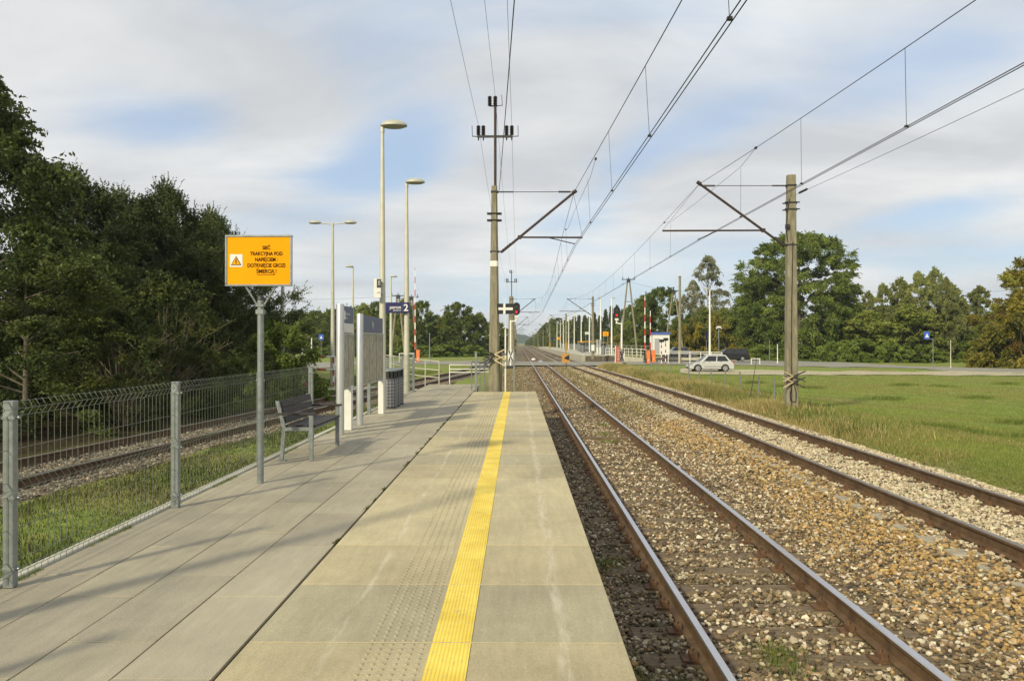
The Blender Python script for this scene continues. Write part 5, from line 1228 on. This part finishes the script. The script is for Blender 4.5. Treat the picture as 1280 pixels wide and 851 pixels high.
for i, (px, Y, lab) in enumerate(((728.5, 125, 'grey bin on the far platform left of the mast'), (754, 104, 'grey bin on the far platform below the larger yellow sign'))): dup(b0, (PX(px, Y), Y, .68), 0, lab, 1.7, 'bins on the far platform')
t = thing('cabinet', 'white electrical box fixed low on the first mast of the far platform', 'cabinet', (PX(741, 93.4), 93.4, 1.35)); p = MB(); p.box((0, 0, .3), (.36, .25, .75)); p.build('body', M['white_sheet'], t, bevel=.02); p = MB(); p.box((0, -.13, .3), (.28, .01, .6)); p.build('door', M['white'], t)
for i, (px, lab) in enumerate(((746.5, 'left'), (750, 'right'))):
    t = thing('info_board', '%s of the two slim info boards below the larger yellow sign' % lab, 'notice board', (PX(px, 101), 101, .68)); p = MB(); p.box((0, 0, 1.0), (.26, .12, 2.0)); p.build('column', M['silver'], t, bevel=.02); p = MB(); p.box((0, -.065, .55), (.22, .02, .9)); p.build('panel', M['white_sheet'], t)
t = thing('shelter', 'low bench shelter with yellow band at the back of the far platform', 'shelter', (PX(733, 135), 135, .68))
p = MB(); p.box((0, 0, 1.75), (3.0, 1.2, .12)); p.build('roof', M['yellowsign'], t); p = MB(); p.box((0, .5, .85), (3.0, .06, 1.6)); p.build('rear_wall', M['galv'], t); p = MB(); p.box((0, .2, .45), (2.4, .4, .06)); p.box((-1.1, .2, .2), (.06, .3, .45)); p.box((1.1, .2, .2), (.06, .3, .45)); p.build('bench', M['galv'], t)
for px, Y in ((667, 105), (675, 92.5)):
    p = MB(); p.lathe([(.25, 0), (.3, .12), (.18, .26), (.05, .3)], n=10); tag(p.build('marker_stone', M['white'], None, (PX(px, Y), Y, -.1), bevel=.02), 'white painted stone between the tracks, %s' % ('farther of the pair' if px < 670 else 'nearer of the pair'), 'stone')
# board between the rails and the small crossing plank near the mast
p = MB(); p.box((2.243, 20.4, -.16), (1.35, .12, .1)); tag(p.build('plank', M['sleeperwood'], None, bevel=.01), 'dark wooden plank lying between the rails of the main track', 'plank')

# ------------------------------------------------------------------ distant hill
def hillz(x, y): return 12.0 * np.exp(-((x + 5) / 38.0) ** 2) * np.exp(-((y - 1500) / 120.0) ** 2) + 9.5 * np.exp(-((y - 1500) / 150.0) ** 2) - 4 + 1.0 * np.sin(x * .35) * np.sin(y * .05) + .8 * np.sin(x * .83 + y * .1) + .5 * np.sin(x * 1.9)
M['hill'] = mat('far_forest_slope', (.02, .04, .015), 1, 0, 0, .12, 0, 1, col2=(.05, .08, .03))
grid_mesh('hill', np.linspace(-400, 400, 500), np.linspace(1250, 1750, 50), hillz, M['hill'])
hz = bpy.data.materials.new('haze_air'); hz.use_nodes = True; nt = hz.node_tree; nt.nodes.clear(); ho = nt.nodes.new('ShaderNodeOutputMaterial'); hv = nt.nodes.new('ShaderNodeVolumePrincipled')
hv.inputs['Color'].default_value = (.80, .90, 1, 1); hv.inputs['Density'].default_value = .00022; hv.inputs['Anisotropy'].default_value = .2; nt.links.new(hv.outputs[0], ho.inputs['Volume'])
p = MB(); p.box((0, 1950, 16), (5200, 4300, 54)); tag(p.build('haze', hz), kind='stuff')

# ------------------------------------------------------------------ trees on the left
GL = 'dark trees of the wood on the left behind the rusty track'
T1 = tree('tree', 'huge dark feathery tree at the left edge of the photo', 'tree', 12, 12, 'leaf_dark', seed=11, nclump=210, per=330, L0=.17, zlow=.04, rc=.068, gaps=.75, nlimb=26, trunk=.2, spray=26, droop=.45, shape='dome')
T2 = tree('tree', 'dark dense tree', 'tree', 10, 8, 'leaf_pine', seed=12, nclump=150, per=300, L0=.13, zlow=.03, shape='column', rc=.065, gaps=.6, nlimb=18, trunk=.15, spray=20, droop=-.15)
T3 = tree('tree', 'dark green tree', 'tree', 9, 8, 'leaf_low', seed=13, nclump=150, per=260, L0=.15, zlow=.0, shape='dome', rc=.08, gaps=.5, nlimb=18)
S1 = tree('bush', 'bright green bush with pale leaves behind the mesh fence', 'bush', 3.4, 5, 'leaf_shrub', seed=14, nclump=110, per=190, L0=.13, zlow=.0, shape='shrub', rc=.13, trunk=.03, gaps=.6, nlimb=24)
S2 = tree('bush', 'olive twiggy bush', 'bush', 5, 5, 'leaf_low', seed=15, nclump=90, per=120, L0=.12, zlow=.02, shape='shrub', rc=.1, trunk=.035, gaps=1.1, nlimb=30, bare=26)
def placed(root, x, y, s, lab=None, grp=None, rz=None, sx=None, first=False):
    z = float(h(x, y)) - .1; rz = random.uniform(0, 6.28) if rz is None else rz; sx = sx or s
    if first: root.location = (x, y, z); root.rotation_euler.z = rz; root.scale = (sx, sx, s); o = root
    else: o = dup(root, (x, y, z), rz, lab, (sx, sx, s))
    if lab: o['label'] = lab
    if grp: o['group'] = grp
    return o
placed(T1, -20.6, 25.5, 1.0, first=True, rz=.3)
for x, y, s, sx in ((-27, 31, 1.08, 1.1), (-31, 24, 1.0, 1.0)):
    placed(T1, x, y, s, 'dark feathery tree of the shadowy wood at the far left', GL, sx=sx)
placed(T2, PX(205, 37), 37, .92, 'dark bushy tree with spiky top left of the yellow sign', first=True, rz=1)
for x, y, s, sx in ((PX(262, 41), 41, .86, .9), (PX(150, 42), 42, .98, 1.1), (PX(262, 52), 52, .95, .9), (PX(90, 38), 38, 1.0, 1.1)):
    placed(T2, x, y, s, 'dark bushy tree in the row running behind the yellow sign', GL, sx=sx)
placed(T3, PX(232, 35), 35, .66, 'medium dark green tree low down in front of the spiky trees', first=True)
for x, y, s, sx in ((PX(120, 31), 31, .62, .8), (PX(30, 20), 20, .5, .7), (PX(318, 44), 44, .36, .6), (PX(180, 34), 34, .78, .9)):
    placed(T3, x, y, s, 'low dark green tree filling the foot of the left wood', GL, sx=sx)
placed(S2, PX(205, 24.5), 24.5, .85, 'olive bush with bare arching twigs at the edge of the left wood', first=True)
for x, y, s in ((PX(262, 35), 35, .9), (PX(150, 21), 21, .6)): placed(S2, x, y, s, 'olive bush with bare twigs among the dark trees', 'twiggy bushes at the edge of the left wood')
placed(S1, PX(348, 30.5), 30.5, .82, first=True, rz=.4, sx=.66)
placed(S1, PX(305, 31.5), 31.5, .5, 'smaller bright bush at the foot of the yellow sign pole', sx=.55); placed(S1, PX(372, 31), 31, .42, 'low bright bush right of the fence post behind the bench', sx=.42)

# ------------------------------------------------------------------ trees beyond the crossing, left
GB = 'trees of the wood beyond the road on the left'
U1 = tree('tree', 'x', 'tree', 10, 8, 'leaf_oak', seed=21, nclump=150, per=110, L0=.30, zlow=.0, rc=.075, gaps=.5, nlimb=10, shape='dome')
U2 = tree('tree', 'x', 'tree', 10, 7, 'leaf_mid', seed=22, nclump=130, per=110, L0=.30, zlow=.0, rc=.075, gaps=.6, nlimb=10, shape='column')
U3 = tree('tree', 'x', 'tree', 10, 5, 'leaf_pine', seed=23, nclump=110, per=120, L0=.28, zlow=.03, rc=.06, gaps=.5, nlimb=10, shape='cone')
U4 = tree('bush', 'x', 'bush', 4, 6, 'leaf_autumn', seed=24, nclump=80, per=130, L0=.28, zlow=0, rc=.14, gaps=.6, nlimb=10, shape='shrub', trunk=.05)
U5 = tree('tree', 'x', 'tree', 10, 6, 'leaf_birch', 'birchbark', seed=25, nclump=150, per=90, L0=.20, zlow=.05, rc=.05, spray=16, droop=.3, gaps=.8, nlimb=20, shape='column', trunk=.11)
U6 = tree('bush', 'x', 'bush', 3, 6, 'leaf_shrub', seed=26, nclump=80, per=130, L0=.25, zlow=0, rc=.16, gaps=.6, nlimb=10, shape='shrub', trunk=.04)
U7 = tree('tree', 'x', 'tree', 10, 5, 'leaf_thin', 'birchbark', seed=27, nclump=110, per=22, L0=.2, zlow=.12, rc=.05, gaps=.9, nlimb=40, spray=9, droop=.9, shape='column', trunk=.12)
U8 = tree('tree', 'x', 'tree', 10, 9, 'leaf_brown', seed=28, nclump=170, per=160, L0=.22, zlow=.0, shape='dome', rc=.065, gaps=.6, nlimb=14)
used = set()
DIM = {'U1': (10, 8), 'U2': (10, 7), 'U3': (10, 5), 'U4': (4, 6), 'U5': (10, 6), 'U6': (3, 6), 'U7': (10, 5), 'U8': (10, 9)}
def T(k, px, Y, top, width, lab, grp=None):
    r = globals()[k]; f = k not in used; used.add(k); H, W = DIM[k]
    return put(r, px, Y, top, width, lab, grp, f, H, W)
for px, Y, top, w, k in ((345, 165, 396, 40, 'U1'), (362, 175, 393, 34, 'U2'), (380, 160, 396, 36, 'U2'), (397, 168, 391, 40, 'U1'), (418, 160, 389, 40, 'U1'), (437, 165, 386, 38, 'U1'), (455, 160, 383, 36, 'U2'), (472, 158, 380, 34, 'U1'), (488, 150, 383, 32, 'U1'), (322, 160, 398, 40, 'U1')):
    T(k, px, Y, top, w, 'tree of the dark wood seen between the lamp posts on the left', GB)
T('U2', 507, 142, 375, 34, 'pointed green tree right behind the platform sign lamp post', GB); T('U1', 527, 148, 379, 34, 'green tree just right of the raised left barrier', GB)
T('U1', 547, 150, 396, 30, 'low green tree between the two taller ones beyond the platform end', GB); T('U1', 574, 140, 381, 52, 'broad green tree beyond the platform end with a lighter top', GB)
T('U2', 598, 146, 394, 34, 'green tree just left of the concrete mast', GB); T('U2', 560, 144, 392, 36, 'green tree behind the grey post beyond the platform end', GB); T('U1', 618, 155, 402, 34, 'dark tree directly behind the concrete mast', GB)
for px, top, w in ((634, 412, 20),): T('U1', px, 190, top, w, 'dark tree left of the second mast in the distance', GB)
for px, Y, w in ((470, 128, 60), (520, 126, 60), (556, 128, 60), (590, 130, 46), (425, 135, 60)): T('U6', px, Y, 433, w, 'pale green undergrowth bush at the foot of the far left wood', 'undergrowth bushes before the far left wood')
# ------------------------------------------------------------------ trees right of the tracks
GR = 'trees lining the right side of the far tracks'
for px, Y, top, w, k in ((660, 620, 425, 8, 'U1'), (664, 540, 422, 9, 'U2'), (668, 480, 419, 10, 'U1'), (673, 420, 415, 12, 'U2'), (678, 370, 410, 13, 'U1'), (684, 320, 405, 16, 'U1'), (690, 290, 400, 18, 'U2'), (697, 280, 399, 20, 'U1'), (705, 270, 402, 20, 'U1'), (712, 262, 402, 18, 'U2'), (718, 262, 397, 16, 'U3'), (724, 255, 396, 16, 'U3'), (731, 250, 396, 16, 'U3'), (737, 250, 398, 16, 'U1'), (743, 240, 393, 15, 'U3'), (750, 235, 396, 16, 'U3'), (757, 225, 389, 15, 'U3'), (764, 220, 385, 15, 'U3'), (771, 215, 384, 16, 'U3'), (779, 210, 389, 20, 'U1'), (788, 205, 384, 22, 'U1')):
    T(k, px, Y, top, w, {'U3': 'dark pointed conifer above the far platform', 'U1': 'round green tree in the row beyond the far platform', 'U2': 'slim green tree in the row beyond the far platform'}[k], GR)
T('U4', 745, 190, 427, 40, 'low yellowish bush behind the far platform fence', 'autumn bushes right of the tracks'); T('U4', 775, 180, 421, 44, 'reddish yellow bush behind the right signal', 'autumn bushes right of the tracks')
T('U1', 806, 150, 373, 44, 'left half of the rounded dark tree behind the raised barriers'); T('U1', 827, 148, 363, 56, 'rounded dark tree behind the white hut'); T('U2', 800, 160, 386, 40, 'lighter green tree left of the rounded dark tree')
for px, Y, top, w, k, lab in ((858, 140, 396, 50, 'U1', 'olive tree between the rounded dark tree and the yellow bushes'), (848, 128, 414, 46, 'U4', 'yellow bush behind the dark grey car'), (868, 126, 404, 44, 'U4', 'bright yellow bush left of the tall white lamp post'), (892, 128, 398, 44, 'U4', 'yellow bush right of the tall white lamp post'), (915, 124, 403, 46, 'U4', 'yellow bush above the black estate car'), (905, 140, 389, 50, 'U2', 'green tree rising behind the yellow bushes'), (930, 134, 383, 44, 'U1', 'green tree at the left foot of the big dark tree'), (880, 145, 388, 40, 'U2', 'green tree under the thin silvery birch')): T(k, px, Y, top, w, lab)
T('U7', 884, 150, 322, 54, 'tall thin silvery birch behind the white lamp post'); T('U7', 866, 155, 352, 34, 'smaller thin silvery birch left of the tall one')
TB = tree('tree', 'massive deep green tree behind the square concrete mast', 'tree', 18, 18, 'leaf_oak', seed=36, nclump=560, per=190, L0=.27, zlow=.0, shape='dome', rc=.052, gaps=0, lobes=.45, nlimb=30, trunk=.35)
put(TB, 998, 118, 297, 156, None, None, True, 18, 18, rz=2.0)
dup(TB, (PX(955, 124), 124, -.3), 1.0, 'left shoulder of deep green trees beside the massive tree', (.55, .55, .70)); dup(TB, (PX(1044, 121), 121, -.3), 4.0, 'right shoulder of deep green trees beside the massive tree', (.40, .40, .58))
GQ = 'birches and young trees between the massive tree and the brown leafed tree'
for px, Y, top, w, k in ((1084, 112, 368, 36, 'U5'), (1102, 110, 359, 42, 'U5'), (1124, 108, 352, 50, 'U5'), (1146, 106, 345, 48, 'U5'), (1166, 108, 340, 44, 'U5'), (1180, 104, 352, 36, 'U5'), (1186, 112, 358, 44, 'U5'), (1135, 104, 385, 80, 'U2'), (1085, 108, 392, 70, 'U2'), (1175, 106, 392, 60, 'U2'), (1222, 114, 362, 56, 'U5'), (1240, 108, 392, 60, 'U2'), (1210, 120, 384, 50, 'U1'), (1060, 114, 398, 44, 'U1')):
    T(k, px, Y, top, w, {'U5': 'grey green birch in the clump right of the massive tree', 'U2': 'young green tree low in the birch clump', 'U1': 'small dark tree behind the birch clump'}[k], GQ)
T('U8', 1292, 82, 326, 118, 'brown and yellow leafed tree at the right edge'); T('U8', 1345, 95, 320, 140, 'brown leafed tree just outside the right edge of the meadow')
dup(U4, (PX(1275, 80), 80, -.3), 0, 'yellow green bush under the brown leafed tree', (1.35, 1.35, 1.75))
for px, Y, top, w in ((1040, 104, 430, 50), (1075, 103, 427, 60), (1110, 100, 431, 50), (1150, 100, 434, 56), (1000, 108, 434, 60), (1200, 104, 430, 60), (1230, 100, 433, 50), (960, 112, 433, 50)): T('U6', px, Y, top, w, 'bright green undergrowth along the far edge of the right road', 'undergrowth bushes along the right road')
# far woodland band that closes the horizon
r = np.random.default_rng(77)
def band(name, x0, x1, y0, y1, hh, n, L0, m='leaf_oak'):
    nc = n // 60; cx = r.uniform(x0, x1, nc); cy = r.uniform(y0, y1, nc); top = hh * (1 + .18 * np.sin(cx * .11) + .12 * np.sin(cx * .31 + 1)); cz = r.uniform(.05, 1, nc) ** .8 * top
    i = np.repeat(np.arange(nc), 60); c = np.stack([cx[i], cy[i], cz[i]], 1) + r.normal(size=(len(i), 3)) * np.array([1.6, 1.6, .9]); c[:, 2] = np.maximum(c[:, 2], -.2)
    tint = .4 + .2 * r.normal(size=nc)[i] + .12 * r.normal(size=len(i)); o = leaf_mesh(name, c, tint, L0, M[m], None, seed=5); tag(o, kind='stuff'); return o
band('woodland', -260, -14, 195, 225, 8.5, 90000, .9); band('woodland', 62, 330, 250, 285, 11, 90000, 1.0); band('woodland', 110, 240, 130, 160, 6, 60000, .6)

# ------------------------------------------------------------------ grass
def blades(name, x, y, hgt, m, tint, zf=h, w=.012, lean=.35):
    n = len(x); z = zf(x, y); a = r.uniform(0, 2 * PI, n); hh = hgt * r.uniform(.5, 1.2, n); ww = w * r.uniform(.7, 1.4, n)
    dx = r.normal(size=n) * lean * hh; dy = r.normal(size=n) * lean * hh
    p0 = np.stack([x - np.cos(a) * ww, y - np.sin(a) * ww, z - .01], 1); p1 = np.stack([x + np.cos(a) * ww, y + np.sin(a) * ww, z - .01], 1); p2 = np.stack([x + dx, y + dy, z + hh], 1)
    v = np.stack([p0, p1, p2], 1).reshape(-1, 3); return tag(np_mesh(name, v, np.arange(3 * n).reshape(n, 3), M[m], attr=np.clip(tint, 0, 1)), kind='stuff')
# strip between the fence and the rusty track
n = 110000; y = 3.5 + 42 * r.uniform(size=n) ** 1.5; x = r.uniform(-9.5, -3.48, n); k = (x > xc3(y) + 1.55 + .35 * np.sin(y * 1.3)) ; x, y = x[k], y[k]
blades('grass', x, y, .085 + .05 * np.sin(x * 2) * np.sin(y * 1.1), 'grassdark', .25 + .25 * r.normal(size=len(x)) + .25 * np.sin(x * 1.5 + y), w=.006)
n = 16000; y = r.uniform(24, 60, n); x = xc3(y) - r.uniform(1.9, 6, n); blades('grass', x, y, .16 + 0 * x, 'grassblade', .1 + .2 * r.normal(size=n), w=.012)
# meadow
n = 260000; y = 9 + 62 * r.uniform(size=n) ** 1.7; x = 7.75 + r.uniform(size=n) ** 1.25 * (.72 * y + 2 - 7.75); k = x > 7.75; x, y = x[k], y[k]
cl = np.sin(x * .7 + 2 * np.sin(y * .25)) * np.sin(y * .5 + x * .2)
blades('grass', x, y, .040 + .02 * cl + .0006 * y, 'grassblade', .42 + .22 * r.normal(size=len(x)) + .22 * cl, w=.009)
cb = np.sin(x * .31 + 1.2 * np.sin(y * .17)) + np.sin(y * .23 + 2 + x * .1) + .5 * np.sin(x * 1.3 + y); k = (cb > .45) & (r.uniform(size=len(x)) < .6); blades('dry_grass', x[k] + .03, y[k] + .03, .075 + 0 * x[k], 'drygrass', .35 + .25 * r.normal(size=k.sum()), w=.009)
n = 900; cx = r.uniform(10, 30, 26); cy = r.uniform(18, 50, 26); i = r.integers(0, 26, 16000); x = cx[i] + r.normal(size=16000) * .35; y = cy[i] + r.normal(size=16000) * .3
blades('grass', x, y, .17 + 0 * x, 'grassblade', .15 + .15 * r.normal(size=len(x)), w=.014)
# tall dry verge along the second track
n = 52000; y = 15 + 62 * r.uniform(size=n) ** 1.2; x = 8.0 + np.abs(r.normal(size=n)) * (.65 + .35 * sm(26, 32, y)) + .2 * np.sin(y * .8); k = r.uniform(size=n) < np.clip((y - 18) / 9, .02, 1); x, y = x[k], y[k]
blades('dry_grass', x, y, .15 + .15 * np.clip(np.sin(y * .9 + x) + .3, 0, 1) + .0018 * y, 'drygrass', .68 + .28 * r.normal(size=len(x)) - .3 * (np.sin(y * .35 + 2) > .3), w=.010, lean=.3)
n = 9000; y = 20 + 56 * r.uniform(size=n); x = 8.2 + np.abs(r.normal(size=n)) * .9; blades('weeds', x, y, .28 + 0 * x, 'grassblade', .05 + .2 * r.normal(size=n), w=.02, lean=.5)
# weeds between the tracks beyond the platform and tufts by its wall
n = 16000; y = r.uniform(26, 80, n); x = r.normal(size=n) * .7 + np.where(r.uniform(size=n) < .5, -.9, 4.3); blades('weeds', x, y, .10 + 0 * x, 'drygrass', .25 + .3 * r.normal(size=n), bed, w=.014)
cx = np.array([.85, .75, 1.2, 2.1, 2.3, 1.0, 2.6, 2.4]); cy = np.array([5.4, 6.0, 5.6, 6.3, 20.0, 9.0, 24.0, 21.5]); i = r.integers(0, 8, 5000); x = cx[i] + r.normal(size=5000) * .12; y = cy[i] + r.normal(size=5000) * .18; k = (x > .6) & (np.abs(x - 1.49) > .1); blades('weeds', x[k], y[k], .07 + 0 * x[k], 'grassblade', .2 + .2 * r.normal(size=k.sum()), bed, w=.004)
# moss and tufts in the platform joint and along the kerb
i = r.integers(0, 40, 1500); cy = r.uniform(4.2, 24, 40); y = cy[i] + r.normal(size=1500) * .05; x = -1.452 + r.normal(size=1500) * .012; blades('joint_weeds', x, y, .014 + 0 * x, 'grassdark', .2 + .2 * r.normal(size=1500), lambda a, b: 0 * a + ZP, w=.004)
y = r.uniform(3.5, 26, 5000); x = -3.335 + r.normal(size=5000) * .010; k = np.sin(y * 2.3) + np.sin(y * 5.1) > .4; blades('joint_weeds', x[k], y[k], .03 + 0 * x[k], 'grassblade', .2 + .2 * r.normal(size=k.sum()), lambda a, b: 0 * a + ZP, w=.004)
